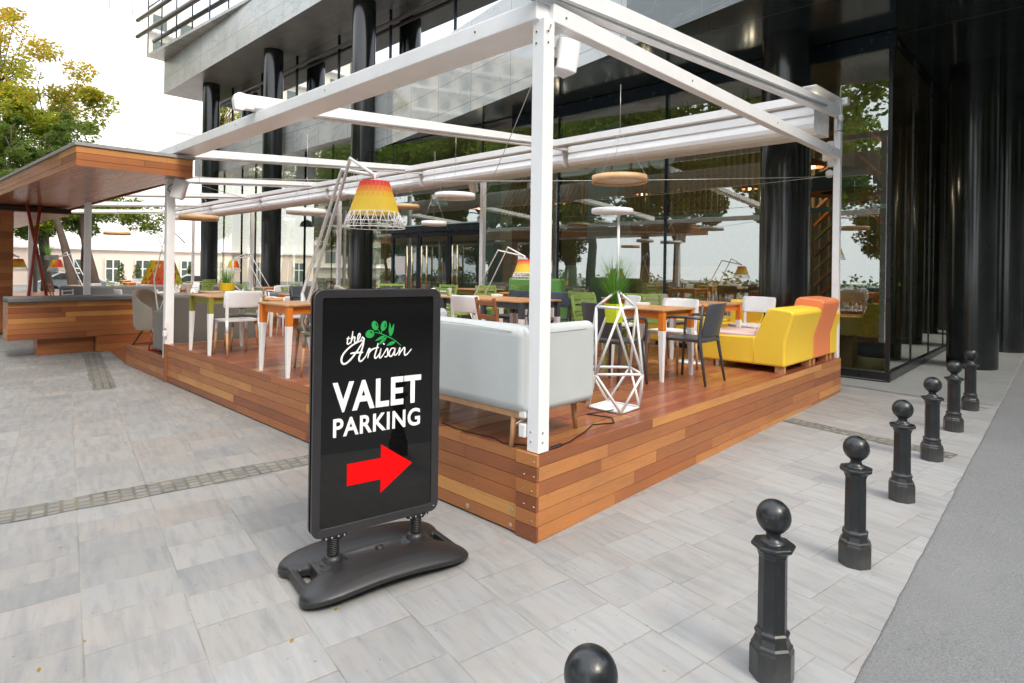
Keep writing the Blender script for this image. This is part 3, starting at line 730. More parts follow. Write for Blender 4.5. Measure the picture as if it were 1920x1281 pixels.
beige_tub.put((-6.2, 2.55, D), R(160), 'beige tub armchair seen behind the white cafe chair', 'beige tub armchairs')
_tb = beige_tub.put((-8.95, .42, ZL), R(128), 'beige tub armchair on black wire legs at the low plank fascia', 'beige tub armchairs'); _tb.scale = (1.0, 1.0, 1.12)
# round side table
t = thing('round_table', 'small round oak table on a white leg in front of the yellow lounge', 'table', (-1.18, 4.25, D))
MB().lathe([(.0, .70), (.245, .70), (.25, .715), (.245, .73), (0, .73)], 36, cap=False).build('tabletop', M_oak, t)
m = MB(); m.tube([(0,0,.70), (0,0,.55)], .03, 12); m.cur = 1; m.tube([(0,0,.55), (0,0,.02)], .028, 12, r2=.02); m.build('leg', [M_olive, M_whited], t)
MB().lathe([(0, 0), (.19, 0), (.19, .01), (.03, .02), (0, .02)], 28, cap=False).build('base', M_whited, t)
# table clutter
def dish(x, y, z, s_, label):
    t = MB().box((0, 0, .0175), (s_, s_, .035), taper=.92).build('ashtray', M_whited, None, bevel=.006); t.location = (x, y, z); t.rotation_euler = (0, 0, .3); tag(t, label, 'ashtray', 'white square ashtrays')
dish(-1.2, 3.12, D+.741, .13, 'white square ashtray on the right hand orange table')
dish(-3.55, 3.15, D+.741, .13, 'white square ashtray on the charcoal apron tables behind the sofa')
dish(-5.2, 1.7, D+.741, .13, 'white square ashtray on the orange table behind the white cafe chair')
dish(-5.8, 3.3, D+.741, .12, 'white square ashtray on the middle olive table')
# -- light grey sofa
t = thing('sofa', 'light grey leather sofa with rounded back standing at the deck corner', 'sofa', (-.93, .32, D))
m = MB()
slab('backrest', M_sofag, (0, -.275, .50), (1.68, .15, .56), t, .075, seg=6)
for s in (-1, 1): slab('arm', M_sofag, (s*.790, .02, .50), (.12, .71, .555), t, .055, seg=6)
for s in (-1, 1): slab('seat_cushion', M_sofag, (s*.36, .10, .40), (.72, .58, .17), t, .05)
slab('base', M_sofag, (0, .05, .28), (1.58, .62, .12), t, .03)
m = MB(); m.tube([(-.28, -.351, .30), (-.28, -.352, .5), (-.28, -.351, .70)], .0035, 6); m.tube([(.72, -.349, .74), (.28, -.350, .755), (-.72, -.349, .755)], .0035, 6); m.tube([(.851, -.2, .73), (.851, .25, .73)], .003, 6); m.build('seam', M_sofag, t)
m = MB(); m.bar((-.80, -.30, .212), (.80, -.30, .212), .03, .035); m.bar((-.80, .34, .212), (.80, .34, .212), .03, .035); m.bar((.72, -.30, .212), (.72, .34, .212), .03, .03); m.bar((-.72, -.30, .212), (-.72, .34, .212), .03, .03); m.build('frame_rail', M_leg, t)
for sx in (-1, 1):
    for sy in (-1, 1): m = MB(); m.tube([(sx*.70, sy*.30+.01, .21), (sx*.69, sy*.33+.02, 0)], .024, 12, r2=.014); m.build('leg', M_leg, t)
# -- green sofa, taupe bench
t = thing('sofa', 'bright green buttoned sofa with high back near the entrance doors', 'sofa', (-5.35, 5.75, D), R(0))
slab('backrest', M_greensofa, (0, .25, .60), (1.35, .18, .72), t, .05); slab('seat_cushion', M_greensofa, (0, -.05, .34), (1.35, .55, .2), t, .05)
for s in (-1, 1): slab('arm', M_greensofa, (s*.70, -.02, .36), (.14, .66, .5), t, .05)
m = MB()
for x in (-.4, 0, .4): m.lathe([(.0, .0), (.015, .0), (.012, .008), (0, .01)], 12, (0,0,0), cap=False)
m = MB()
for x in (-.4, 0, .4): m.cyl((x, .157, .72), (x, .15, .72), .016, n=12)
m.build('button', M_greensofa, t)
def lounge(x, y, rz, z, L_, label, mat, grp):
    t = thing('sofa', label, 'sofa', (x, y, z), rz, grp)
    slab('backrest', mat, (0, .30, .52), (L_, .18, .64), t, .05); slab('seat_cushion', mat, (0, -.06, .33), (L_, .56, .22), t, .05)
    for s in (-1, 1): slab('arm', mat, (s*(L_/2-.07), -.02, .36), (.15, .66, .46), t, .05)
    m = MB()
    for sx in (-1, 1):
        for sy in (-.25, .3): m.box((sx*(L_/2-.1), sy, .06), (.05, .05, .12))
    m.build('feet', M_cable, t); return t
t = thing('sofa', 'dark taupe high sided couch behind the left front post', 'sofa', (-7.50, .72, ZL), R(-90), 'taupe sofas')
slab('backrest', M_taupe, (0, .26, .46), (1.25, .20, .86), t, .03); slab('seat_cushion', M_taupe, (0, -.12, .34), (1.05, .60, .2), t, .05)
for s in (-1, 1): slab('arm', M_taupe, (s*.58, -.1, .36), (.13, .62, .6), t, .05)
lounge(-13.6, 1.0, R(90), ZL, 2.2, 'charcoal grey sofa behind the wooden bench on the far left', M_cush, 'grey terrace sofas')
lounge(-13.2, 3.4, R(170), ZL, 1.7, 'charcoal grey sofa seen beyond the white metal armchair', M_cush, 'grey terrace sofas')
lounge(-16.5, 3.2, R(200), ZL, 1.4, 'pale grey sofa under the tree trunks', M_beige, 'grey terrace sofas')
# -- yellow lounge
prof = [(-.97, .06), (-.97, .36), (-.93, .40), (-.36, .42), (-.30, .42), (-.20, .70), (-.155, .745), (.03, .735), (.075, .70), (-.02, .40), (0.0, .06)]
prof = [(-.98, .075), (-1.0, .34), (-.96, .385), (-.33, .40), (-.21, .70), (-.16, .735), (.055, .715), (.095, .675), (.0, .36), (.0, .075)]
def mod(y0, y1, mat, label, prf, cush=True, grp=None):
    t = thing('lounge_sofa', label, 'sofa', (-.03, y0, D), 0, grp)
    Mx = Matrix(((1,0,0,0), (0,0,1,0), (0,1,0,0), (0,0,0,1)))   # profile x,z extruded along y
    m = MB(); m.prism(prf[::-1] if False else prf, 0, y1-y0, Mx); m.build('body', mat, t, bevel=.03, seg=5)
    if cush: slab('seat_cushion', M_pinkc, (-.635, (y1-y0)/2, .40), (.62, y1-y0-.03, .05), t, .02)
    if cush:
        m = MB(); m.tube([(-.345, -.0005, .08), (-.345, -.0005, .40)], .003, 5); m.tube([(-.345, -.0005, .40), (-.24, -.0005, .66)], .003, 5); m.tube([(-.97, .012, .375), (-.36, .012, .392)], .004, 5); m.build('piping', mat, t)
    for x in (-.9, -.07):
        for y in (.07, y1-y0-.07): MB().box((x, y, .038), (.10, .06, .076)).build('foot', M_oak, t)
    return t
mod(4.16, 5.14, M_yel, 'yellow lounge module with faded pink seat at the front of the corner group', prof, True, 'yellow and coral lounge modules')
prof2 = [(-.98, .075), (-1.0, .34), (-.96, .385), (-.33, .40), (-.23, .80), (-.18, .835), (.075, .81), (.115, .77), (.0, .36), (.0, .075)]
mod(5.15, 5.80, M_org, 'coral orange high backed lounge module between two yellow ones', prof2, False, 'yellow and coral lounge modules')
mod(5.81, 6.12, M_yel, 'narrow yellow lounge module at the back right deck corner', [(-.98, .075), (-1.0, .34), (-.96, .385), (-.33, .40), (-.23, .62), (-.18, .64), (.02, .62), (.03, .6), (.0, .36), (.0, .075)], False, 'yellow and coral lounge modules')
t = thing('lounge_sofa', 'low yellow lounge seat along the back of the deck beside the black column', 'sofa', (-1.75, 5.75, D), 0, 'yellow and coral lounge modules')
slab('body', M_yel, (0, 0, .25), (1.5, .75, .36), t, .03); slab('backrest', M_yel, (.62, .05, .50), (.22, .70, .5), t, .04); slab('seat_cushion', M_yel, (-.12, 0, .44), (1.2, .72, .06), t, .02)
MB().box((0, 0, .035), (1.3, .6, .07)).build('plinth', M_cable, t)
# ================================================================ zigzag lamps
def shade(mbs, cx, cy, cz, s_=1, cols=0, parent=None, cage=True):
    """cone shade with faceted colour rows + wire cage, top at cz"""
    n = 24; rows = 6; r0, r1, h = .135*s_, .235*s_, .30*s_
    m = MB()
    ids = []
    for k in range(rows+1):
        f = k/rows; r = r0+(r1-r0)*f; ids.append(m.add([(cx+r*math.cos(2*math.pi*(i+.5*(k % 2))/n), cy+r*math.sin(2*math.pi*(i+.5*(k % 2))/n), cz-h*f) for i in range(n)]))
    for k in range(rows):
        for i in range(n):
            j = (i+1) % n; A, B = ids[k], ids[k+1]
            if k % 2 == 0: T = ((A+i, A+j, B+i), (B+i, B+(i-1) % n, A+i))
            else: T = ((B+i, B+j, A+i)[::-1], (A+i, A+j, B+j))
            T = ([A+i, A+j, B+(i if k % 2 == 0 else j)], [A+i, B+(i if k % 2 == 0 else j), B+((i-1) % n if k % 2 == 0 else i)])
            for q, tri in enumerate(T):
                if cols == 0: c = min(1, max(0, (k+(.5 if q else 0))/3.2))
                else: c = ((i+ (1 if q else 0) + k//2) // 3 % 4)/3.0
                m.face(tri, tone=c+.0001)
    m.build('lamp_shade', M_shade[cols], parent)
    if not cage: return
    m = MB(); R0, R1, R2 = r1*.98, .285*s_, .28*s_
    def ring(r, z): return [(cx+r*math.cos(2*math.pi*i/28), cy+r*math.sin(2*math.pi*i/28), z) for i in range(28)]
    za, zb, zc = cz-h+.012*s_, cz-h-.10*s_, cz-h-.13*s_
    for r, z in ((R0, za), (.262*s_, cz-h-.075*s_), (R1, zc)): m.tube(ring(r, z), .0042*s_, 5, closed=True)
    for i in range(22):
        a0, a1, a2 = 2*math.pi*i/22, 2*math.pi*(i+.5)/22, 2*math.pi*(i+1)/22
        A = (cx+R0*math.cos(a0), cy+R0*math.sin(a0), za); B = (cx+R1*math.cos(a1), cy+R1*math.sin(a1), zc); C_ = (cx+R0*math.cos(a2), cy+R0*math.sin(a2), za)
        m.tube([A, B], .0034*s_, 4); m.tube([B, C_], .0034*s_, 4)
    m.build('wire_cage', M_whited, parent)
    MB().lathe([(.0, cz-.05*s_), (.03*s_, cz-.06*s_), (.045*s_, cz-.11*s_), (.035*s_, cz-.15*s_), (0, cz-.165*s_)], 14, (cx, cy, 0), cap=False).build('bulb', M_whited, parent)
def shmat(name, pts):
    m = N(name); a = m.n('ShaderNodeAttribute', attribute_name='tone').outputs['Fac']; c = m.ramp(a, pts, 'CONSTANT' if len(pts) == 4 else 'LINEAR')
    d = m.n('ShaderNodeBsdfTranslucent'); m.l(c, d.inputs[0]); p = m.bsdf(c, .6)
    x = m.n('ShaderNodeMixShader'); x.inputs[0].default_value = .35; m.l(p, x.inputs[1]); m.l(d.outputs[0], x.inputs[2]); return m.done(x.outputs[0])
M_shade = [shmat('faceted red to yellow shade', [(0, (.80,.035,.05)), (.25, (.85,.16,.05)), (.55, (.85,.42,.05)), (.85, (.85,.60,.05)), (1, (.85,.62,.06))]),
           shmat('patchwork shade', [(0, (.75,.03,.04)), (.25, (.35,.55,.03)), (.6, (.80,.55,.03)), (.9, (.70,.13,.03))])]
def zlamp(cols, label, loc, rz, s_=1, group=None):
    """bent tube frame: shade hangs at local origin, frame runs towards -X"""
    t = thing('zigzag_floor_lamp', label, 'floor lamp', loc, rz, group)
    r = .020*s_
    H = 2.02*s_
    def pt(x, y, z): return (x*s_, y*s_, z*s_)
    A = [pt(0, 0, 1.985), pt(-.435, -.0, 2.195), pt(-1.365, -.0, .525), pt(-1.0, -.0, .012)]
    B = [pt(0, .03, 1.985), pt(-.76, .10, 2.13), pt(-1.57, .10, .82), pt(-1.0, .10, .012)]
    for P in (A, B): m = MB(); m.tube(P, r, 4); m.build('tube_frame', M_whited, t)
    m = MB(); m.tube([pt(-1.0, -.05, .012), pt(-.4, -.05, .012), pt(-.4, .25, .012), pt(-1.0, .25, .012)], r, 4, closed=True); m.build('base_loop', M_whited, t)
    m = MB(); m.tube([pt(-1.365, 0, .525), pt(-1.57, .10, .82)], r, 4); m.build('brace', M_whited, t)
    MB().cyl(pt(0, 0, 2.0), pt(0, 0, 1.90), .008*s_).build('stem', M_whited, t)
    shade(None, 0, 0, 1.925*s_, s_, cols, t)
    return t
LG = 'zigzag lamps with colourful shades'
zlamp(0, 'tall white zigzag lamp with large red to yellow shade above the sign', (-2.42, .40, D), 0, 1.0, LG)
zlamp(0, 'white zigzag lamp with yellow shade behind the grey sofa', (-3.47, 3.62, D), R(12), .66, LG)
zlamp(1, 'white zigzag lamp with rainbow patchwork shade seen against the glass', (-17.2, 4.9, ZL), R(222), .78, LG)
zlamp(0, 'white zigzag lamp with red and yellow shade beside the wooden bar wall', (-18.0, -.32, ZL), R(40), .75, LG)
zlamp(1, 'white zigzag lamp with striped red and green shade left of the grey post', (-18.2, .52, ZL), R(215), .75, LG)
# crossing frame lamp on red feet by left post
t = thing('crossed_floor_lamp', 'white crossed tube lamp on a red base beside the beige armchair', 'floor lamp', (-8.10, .24, ZL), R(18), None)
def q3(*a): return V(a)
m = MB(); m.tube([(-.10, -.06, .30), (.22, .02, 1.15), (-.14, .02, 1.86), (-.05, .05, 1.78)], .012, 4); m.tube([(.10, -.06, .30), (-.20, .02, 1.12), (.12, .02, 1.95), (.17, .03, 1.80)], .012, 4); m.tube([(.12, .02, 1.95), (.14, .3, 1.7)], .010, 4); m.build('tube_frame', M_whited, t)
m = MB(); m.tube([(-.10, -.06, .30), (-.155, -.08, .012)], .012, 4); m.tube([(.10, -.06, .30), (.155, -.08, .012)], .012, 4); m.tube([(-.155, -.08, .012), (.155, -.08, .012), (.155, .35, .012), (-.155, .35, .012)], .012, 4, closed=True); m.build('red_foot', M_redp, t)
shade(None, -.80, .56, 1.42, 1.35, 1, t, False)
# ================================================================ geometric plant lamp
def glamp(label, loc, rz, grp='geometric pole lamps'):
    t = thing('geometric_lamp', label, 'floor lamp', loc, rz, grp); r = .0112
    B0 = [(-.155, -.14, .012), (.155, -.14, .012), (.155, .15, .012), (-.155, .15, .012)]
    Mi = [(.0, -.27, .31), (.26, .0, .31), (0, .25, .31), (-.26, .0, .31)]
    T = [(-.115, -.10, .83), (.13, -.115, .83), (.12, .13, .83), (-.12, .12, .83)]
    ap = (.01, .02, .965)
    m = MB(); m.tube(B0, r, 4, closed=True); m.box((0, .005, .004), (.30, .28, .006)); m.build('base_plate', M_whited, t)
    for i in range(4):
        m = MB(); m.tube([B0[i], Mi[i]], r, 4); m.tube([B0[i], Mi[i-1]], r, 4); m.tube([Mi[i], Mi[(i+1) % 4]], r, 4); m.tube([Mi[i], T[i]], r, 4); m.tube([Mi[i], T[(i+1) % 4]], r, 4); m.tube([T[i], T[(i+1) % 4]], r, 4); m.tube([T[i], ap], r, 4); m.build('strut', M_whited, t)
    MB().cyl(ap, (.01, .02, 1.60), .0115, n=10).build('pole', M_whited, t)
    m = MB(); m.lathe([(.0, 1.595), (.165, 1.597), (.17, 1.602), (.17, 1.632), (.167, 1.636), (0, 1.636)], 48, (-.04, .0, 0), cap=False); m.build('disc_light', M_whited, t)
    return t
glamp('white geometric lamp holding a lime pot right of the grey sofa', (-.40, 1.385, D), R(2))
def grass(name, label, loc, n, h, sp, pot=None, potw=.075, poth=.15, grp='potted grasses'):
    t = thing(name, label, 'plant', loc, 0, grp); r = random.Random(len(label))
    MB().lathe([(0, 0), (potw*.82, 0), (potw, poth), (potw*.93, poth), (potw*.90, poth*.9), (0, poth*.9)], 4 if pot is M_lime else 20, rot=R(45), smooth=False, cap=False).build('pot', pot, t)
    m = MB()
    for i in range(n):
        a = r.uniform(0, 6.283); l = r.uniform(.45, 1)*h; b = r.uniform(.1, 1)**.8*sp; rr = r.uniform(0, potw*.6); tn = r.random()
        p0 = V((rr*math.cos(a), rr*math.sin(a), poth*.88)); d = V((math.cos(a), math.sin(a), 0)); side = V((-d.y, d.x, 0))*r.uniform(.0018, .0032)*(h/.4)
        pr = None
        for k in range(5):
            f = k/4; p = p0 + d*b*f**1.8*h*.8 + V((0, 0, l*(f - .12*b*f*f))); w = side*(1-f*.85)
            ids = m.add([p-w, p+w])
            if pr is not None: m.face([pr, pr+1, ids+1, ids], tone=tn+.001)
            pr = ids
    m.build('blades', M_grassl, t); return t
grass('potted_grass', 'tall grass in a square lime pot held inside the geometric lamp', (-.43, 1.42, D+.70), 300, .44, .62, M_lime, .085, .155)
grass('potted_grass', 'grass in a small yellow pot on a white stand left of the charcoal chair', (-10.1, 2.0, ZL+.84), 160, .45, .7, M_ypot, .16, .16)
glamp('white geometric lamp with round disc beyond the left tables', (-10.25, 2.15, ZL), R(20))
grass('potted_grass', 'spiky green plant hanging beside the dark doorway behind the trees', (-24.0, 1.2, 1.75), 120, .6, .9, M_cush, .12, .15)
# ================================================================ ring lights
def ring_light(x, y, z, r, mat, label, top=3.7, h=.075):
    t = thing('ring_light', label, 'pendant light', (x, y, z), 0, 'hanging ring lights')
    MB().lathe([(r*.93, 0), (r, 0), (r, h), (r*.93, h), (r*.93, 0)], 56, cap=False).build('ring', mat, t)
    MB().lathe([(0, h*.35), (r*.925, h*.35), (r*.925, h*.9), (0, h*.9)], 40, cap=False).build('diffuser', M_whited, t)
    m = MB()
    for k in range(3): a = k*2.094+.4; m.tube([(r*.95*math.cos(a), r*.95*math.sin(a), h), (0, 0, h+min(.5, top-z-.08))], .0022, 4)
    m.tube([(0, 0, h+min(.5, top-z-.08)), (0, 0, top-z)], .003, 4); m.build('suspension', M_wire, t); return t
ring_light(-1.33, 2.81, 2.62, .30, M_wring, 'wooden ring light hanging right of the corner post')
ring_light(-4.46, 3.14, 2.70, .30, M_whited, 'white ring light hanging right of the big yellow shade')
ring_light(-6.35, 1.75, 2.46, .30, M_whited, 'lower white ring light left of the zigzag lamp tubes')
ring_light(-7.6, 3.4, 2.98, .22, M_whited, 'upper white ring light under the awning left of the zigzag lamp')
ring_light(-8.3, .85, 2.40, .30, M_wring, 'wooden ring light in front of the leftmost black column')
ring_light(-7.6, 4.5, 2.85, .30, M_wring, 'wooden ring light behind the zigzag lamp tubes')
ring_light(-5.9, 3.9, 2.40, .22, M_whited, 'white ring light seen through the wire cage of the big shade')
ring_light(-15.8, 1.4, 2.40, .30, M_wring, 'small wooden ring light left of the left front post')
ring_light(-15.0, -.3, 2.75, .5, M_whited, 'white disc light under the bar canopy edge')
# cables on the deck
cable('power_cable', [(-.075, .02, D+.12), (-.15, .1, D+.01), (-.32, .02, D+.006), (-.45, .06, D+.006), (-.62, .04, D+.006), (-.8, .03, D+.006), (-.98, .06, D+.006)], .0045, M_cable, 'black cable running from the corner sockets under the grey sofa', 'cable')
cable('power_cable', [(-.03, .12, D+.006), (.0-.04, .35, D+.006), (-.12, .62, D+.006), (-.2, .82, D+.006), (-.12, .98, D+.006), (-.22, 1.1, D+.006), (-.42, 1.05, D+.006), (-.38, 1.2, D+.006), (-.3, 1.24, D+.03)], .0045, M_cable, 'black cable winding from the corner post to the geometric lamp', 'cable')
cable('power_cable', [(-.03, .11, D+.006), (-.022, .2, D+.006), (-.03, .28, D+.006), (-.06, .27, D+.006), (-.05, .18, D+.006), (-.035, .12, D+.006)], .0045, M_cable, 'loop of black cable beside the foot of the corner post', 'cable')
# ================================================================ bollards
t = thing('bollard', '', 'bollard'); 
oc = R(22.5)
MB().lathe([(0, -.04), (.088, -.04), (.088, .115), (.083, .125), (.083, .132), (.074, .142), (.066, .165), (.066, .172), (.070, .176), (.070, .186), (.061, .194), (.058, .20)], 8, smooth=False, rot=oc, cap=False).build('base', M_iron, t, bevel=.0025)
MB().lathe([(.058, .20), (.056, .49), (.060, .50), (.060, .505), (.066, .517), (.086, .532), (.088, .540), (.084, .547), (0, .549)], 8, smooth=False, rot=oc, cap=False).build('shaft', M_iron, t, bevel=.0025)
MB().lathe([(.052, .547), (.052, .552), (.044, .558), (.030, .570), (.028, .585), (.031, .590), (.031, .594), (.026, .598)] , 32, cap=False).build('neck', M_iron, t)
MB().lathe([(.068*math.sin(math.pi*k/28)+.0001, .655-.0695*math.cos(math.pi*k/28)) for k in range(29)], 44, cap=False).build('ball', M_iron, t)
bp = Proto(t)
for i, (x, y) in enumerate([(1.50, -1.51), (1.466, -.2), (1.45, 1.085), (1.43, 2.37), (1.415, 3.62), (1.40, 4.90), (1.395, 6.15)]):
    bp.put((x, y, gz(y)), R(4*i+3), ['black iron bollard cut off by the bottom edge, only its ball showing', 'nearest full black iron bollard with ball top', 'second full black iron bollard counting away from the viewer', 'third full black iron bollard, in the middle of the row', 'fourth full black iron bollard, beside the setts strip', 'second last black iron bollard in front of the stone pavement', 'farthest black iron bollard at the foot of the big black column'][i], 'ball topped bollards along the road edge')
# ================================================================ valet sign   (local: x along board, -y towards the viewer)
SG = thing('pavement_sign', 'black sprung pavement sign reading the Artisan VALET PARKING with a red arrow', 'sign', (-.463, -.84, gz(-.84)), R(80))
def rrect(w, h, r, n=6):
    P = []
    for cx_, cy_, a0 in ((w-r, h-r, 0), (-w+r, h-r, 90), (-w+r, -h+r, 180), (w-r, -h+r, 270)):
        for k in range(n+1): a = R(a0+90*k/n); P.append((cx_+r*math.cos(a), cy_+r*math.sin(a)))
    return P
ZC, HW, HH = .895, .372, .652
XZ = Matrix(((1,0,0,0), (0,0,1,0), (0,1,0,ZC), (0,0,0,1)))      # poly (x,z) extruded along y
def ringp(mb, o, i, y0, y1, yi=None):
    yi = y0 if yi is None else yi
    rows = [[(x, y1, z+ZC) for x, z in o], [(x, y0, z+ZC) for x, z in o], [(x, yi, z+ZC) for x, z in i], [(x, y1, z+ZC) for x, z in i]]
    mb.grid(rows, False, True)
for y0, y1, yi, nm in ((-.035, -.012, -.028, 'front_frame'), (.012, .035, .028, 'rear_frame')):
    o, i = rrect(HW, HH, .05), rrect(HW-.045, HH-.045, .012)
    m = MB(); ringp(m, o, i, y0 if nm[0] == 'f' else y1, y1 if nm[0] == 'f' else y0, yi); m.build(nm, M_signfr, SG, bevel=.003)
m = MB(); m.prism(rrect(HW-.006, HH-.006, .045), -.012, .012, XZ); m.build('core', M_frame, SG)
m = MB(); m.prism(rrect(HW-.040, HH-.040, .012), -.0215, -.012, XZ); m.build('black_sheet', M_panel, SG)
YF = -.0218
def flat(name, poly, mat, dy=.0006, parent=SG, y=YF):
    m = MB(); m.prism([(x, z-ZC) for x, z in poly], y-dy, y, XZ); return m
def text(body, x0, x1, zb, zt, mat, name, bold=.02, shear=0):
    c = bpy.data.curves.new('t', 'FONT'); c.body = body; c.size = 1; c.offset = bold; c.shear = shear; c.space_character = 1.07; c.resolution_u = 5
    o = bpy.data.objects.new('t', c); COL.objects.link(o); bpy.context.view_layer.update()
    me = bpy.data.meshes.new_from_object(o.evaluated_get(bpy.context.evaluated_depsgraph_get())); bpy.data.objects.remove(o)
    xs_ = [v.co.x for v in me.vertices]; ys_ = [v.co.y for v in me.vertices]; a, b, c_, d = min(xs_), max(xs_), min(ys_), max(ys_)
    for v in me.vertices:
        v.co = (x0+(v.co.x-a)/(b-a)*(x1-x0), YF-.0006, zb+(v.co.y-c_)/(d-c_)*(zt-zb))
    me.materials.clear(); me.materials.append(mat); q = bpy.data.objects.new(name, me); COL.objects.link(q); q.parent = SG
    return q
text('VALET', -.268, .256, .890, 1.052, M_w, 'lettering_valet', .030)
text('PARKING', -.262, .252, .758, .860, M_w, 'lettering_parking', .024)
flat('a', [(-.182, .488), (.012, .488), (.012, .412), (.206, .547), (.012, .683), (.012, .607), (-.182, .607)], M_red).build('red_arrow', M_red, SG)
def stroke(mb, pts, w, k=0, n=10, w1=None):
    """ribbon with rounded ends through catmull-rom points on the sheet"""
    P = [V((x, 0, z)) for x, z in pts]; Q = []
    for i in range(len(P)-1):
        p0, p1, p2, p3 = P[max(0, i-1)], P[i], P[i+1], P[min(len(P)-1, i+2)]
        for j in range(n):
            f = j/n; Q.append(.5*((2*p1)+(p2-p0)*f+(2*p0-5*p1+4*p2-p3)*f*f+(-p0+3*p1-3*p2+p3)*f**3))
    Q.append(P[-1]); L_ = [];
    N_ = len(Q)
    for i, p in enumerate(Q):
        d = (Q[min(i+1, N_-1)]-Q[max(i-1, 0)]).normalized(); s = V((-d.z, 0, d.x)); f = i/(N_-1)
        ww = w*(.6+.4*math.sin(math.pi*f))
        L_.append((p+s*ww/2, p-s*ww/2))
    y = YF-.0007-.00012*k
    for (a, b), (c, e) in zip(L_, L_[1:]): mb.quad([(a.x, y, a.z), (b.x, y, b.z), (e.x, y, e.z), (c.x, y, c.z)])
def script(letters, mb):
    for k, (pts, w) in enumerate(letters): stroke(mb, pts, w, k % 6)
# hand drawn script: coordinates on the sheet in metres
def tr(pts, ox, oz, s_): return [(ox+x*s_, oz+z*s_) for x, z in pts]
m = MB()
let = [([(-0.0957, 1.2689), (-0.1297, 1.2617), (-0.1716, 1.2395), (-0.2081, 1.2061), (-0.2213, 1.1759), (-0.2164, 1.1532), (-0.198, 1.1495), (-0.1706, 1.1698), (-0.143, 1.2016), (-0.1152, 1.2405), (-0.0957, 1.2689)], 0.0105), ([(-0.0957, 1.2689), (-0.1019, 1.2397), (-0.1146, 1.1996), (-0.1237, 1.1731), (-0.1187, 1.1568), (-0.1045, 1.1603), (-0.0834, 1.1838)], 0.0105), ([(-0.1734, 1.2014), (-0.143, 1.2038), (-0.1004, 1.2032)], 0.0105), ([(-0.1064, 1.2854), (-0.0977, 1.2781), (-0.0957, 1.2689)], 0.0105), ([(-0.0834, 1.1838), (-0.0717, 1.2104), (-0.0647, 1.2213), (-0.0621, 1.2143), (-0.0691, 1.1919), (-0.0735, 1.1693)], 0.009), ([(-0.0691, 1.1919), (-0.0572, 1.2094), (-0.0428, 1.2176), (-0.0403, 1.2128)], 0.009), ([(-0.0139, 1.248), (-0.0231, 1.2117), (-0.0325, 1.1801), (-0.0298, 1.1661), (-0.0176, 1.1721), (-0.0032, 1.1919)], 0.009), ([(-0.0404, 1.2197), (-0.0086, 1.2246)], 0.0072), ([(-0.0032, 1.1919), (0.0039, 1.2169), (-0.0022, 1.1918), (-0.0053, 1.1712), (0.0022, 1.166), (0.0168, 1.1812)], 0.009), ([(0.0158, 1.2463), (0.0239, 1.2374)], 0.0072), ([(0.0168, 1.1812), (0.0339, 1.2079), (0.0413, 1.2144), (0.0441, 1.1979), (0.0443, 1.1793), (0.0345, 1.1683), (0.0245, 1.1714)], 0.009), ([(0.0843, 1.214), (0.0665, 1.2128), (0.0542, 1.1926), (0.0545, 1.1739), (0.0672, 1.1706), (0.0821, 1.1907), (0.0894, 1.2137), (0.0847, 1.1858), (0.0874, 1.1738), (0.0976, 1.1778), (0.1102, 1.1935)], 0.009), ([(0.1102, 1.1935), (0.1176, 1.2142), (0.1178, 1.1977), (0.1116, 1.1698)], 0.009), ([(0.1115, 1.1721), (0.1256, 1.1924), (0.1435, 1.2126), (0.1488, 1.2051), (0.1465, 1.1815), (0.1519, 1.1692), (0.1701, 1.1799), (0.1908, 1.2024)], 0.009), ([(-0.184, 1.294), (-0.1897, 1.2719), (-0.1904, 1.2563), (-0.1834, 1.2537), (-0.1742, 1.2621)], 0.0075), ([(-0.1963, 1.2822), (-0.1722, 1.2835)], 0.006), ([(-0.1612, 1.322), (-0.1631, 1.2974), (-0.1675, 1.2752), (-0.1718, 1.2552)], 0.0075), ([(-0.1696, 1.2641), (-0.1583, 1.2882), (-0.149, 1.2877), (-0.151, 1.2697), (-0.1476, 1.2583), (-0.1369, 1.2667)], 0.0075), ([(-0.1369, 1.2667), (-0.123, 1.2817), (-0.1185, 1.2996), (-0.1233, 1.3067), (-0.1303, 1.2957), (-0.1323, 1.2777), (-0.1275, 1.2661), (-0.1157, 1.27), (-0.1041, 1.2898)], 0.0075)]
script(let, m); m.build('lettering_the_artisan', M_w, SG)
m = MB()
def ell(cx_, cz_, a, b, rot, k):
    P = []
    for i in range(28): t_ = 2*math.pi*i/28; x, z = a*math.cos(t_), b*math.sin(t_); P.append((cx_+x*math.cos(rot)-z*math.sin(rot), YF-.0008-.0001*k, cz_+x*math.sin(rot)+z*math.cos(rot)))
    m.quad(P[::-1])
def leaf(x0, z0, x1, z1, w, k):
    a, b = V((x0, 0, z0)), V((x1, 0, z1)); d = b-a; s = V((-d.z, 0, d.x)).normalized()
    P = [a+d*f+s*w*math.sin(math.pi*f**.8) for f in [i/8 for i in range(9)]] + [a+d*f-s*w*math.sin(math.pi*f**.8) for f in [i/8 for i in range(7, 0, -1)]]
    m.quad([(p.x, YF-.0008-.0001*k, p.z) for p in P][::-1])
ell(-.0625, 1.3013, .026, .0225, .15, 0); ell(-.034, 1.3459, .0185, .027, .35, 1); ell(.0184, 1.3427, .0175, .029, -.25, 2)
stroke(m, [(-.0344, 1.3091), (.0001, 1.3005), (.0403, 1.2821), (.081, 1.2612), (.1251, 1.2256)], .0055, 4); stroke(m, [(-.018, 1.325), (-.008, 1.312), (.0001, 1.3005)], .004, 5); stroke(m, [(.009, 1.318), (.0026, 1.3003)], .004, 3)
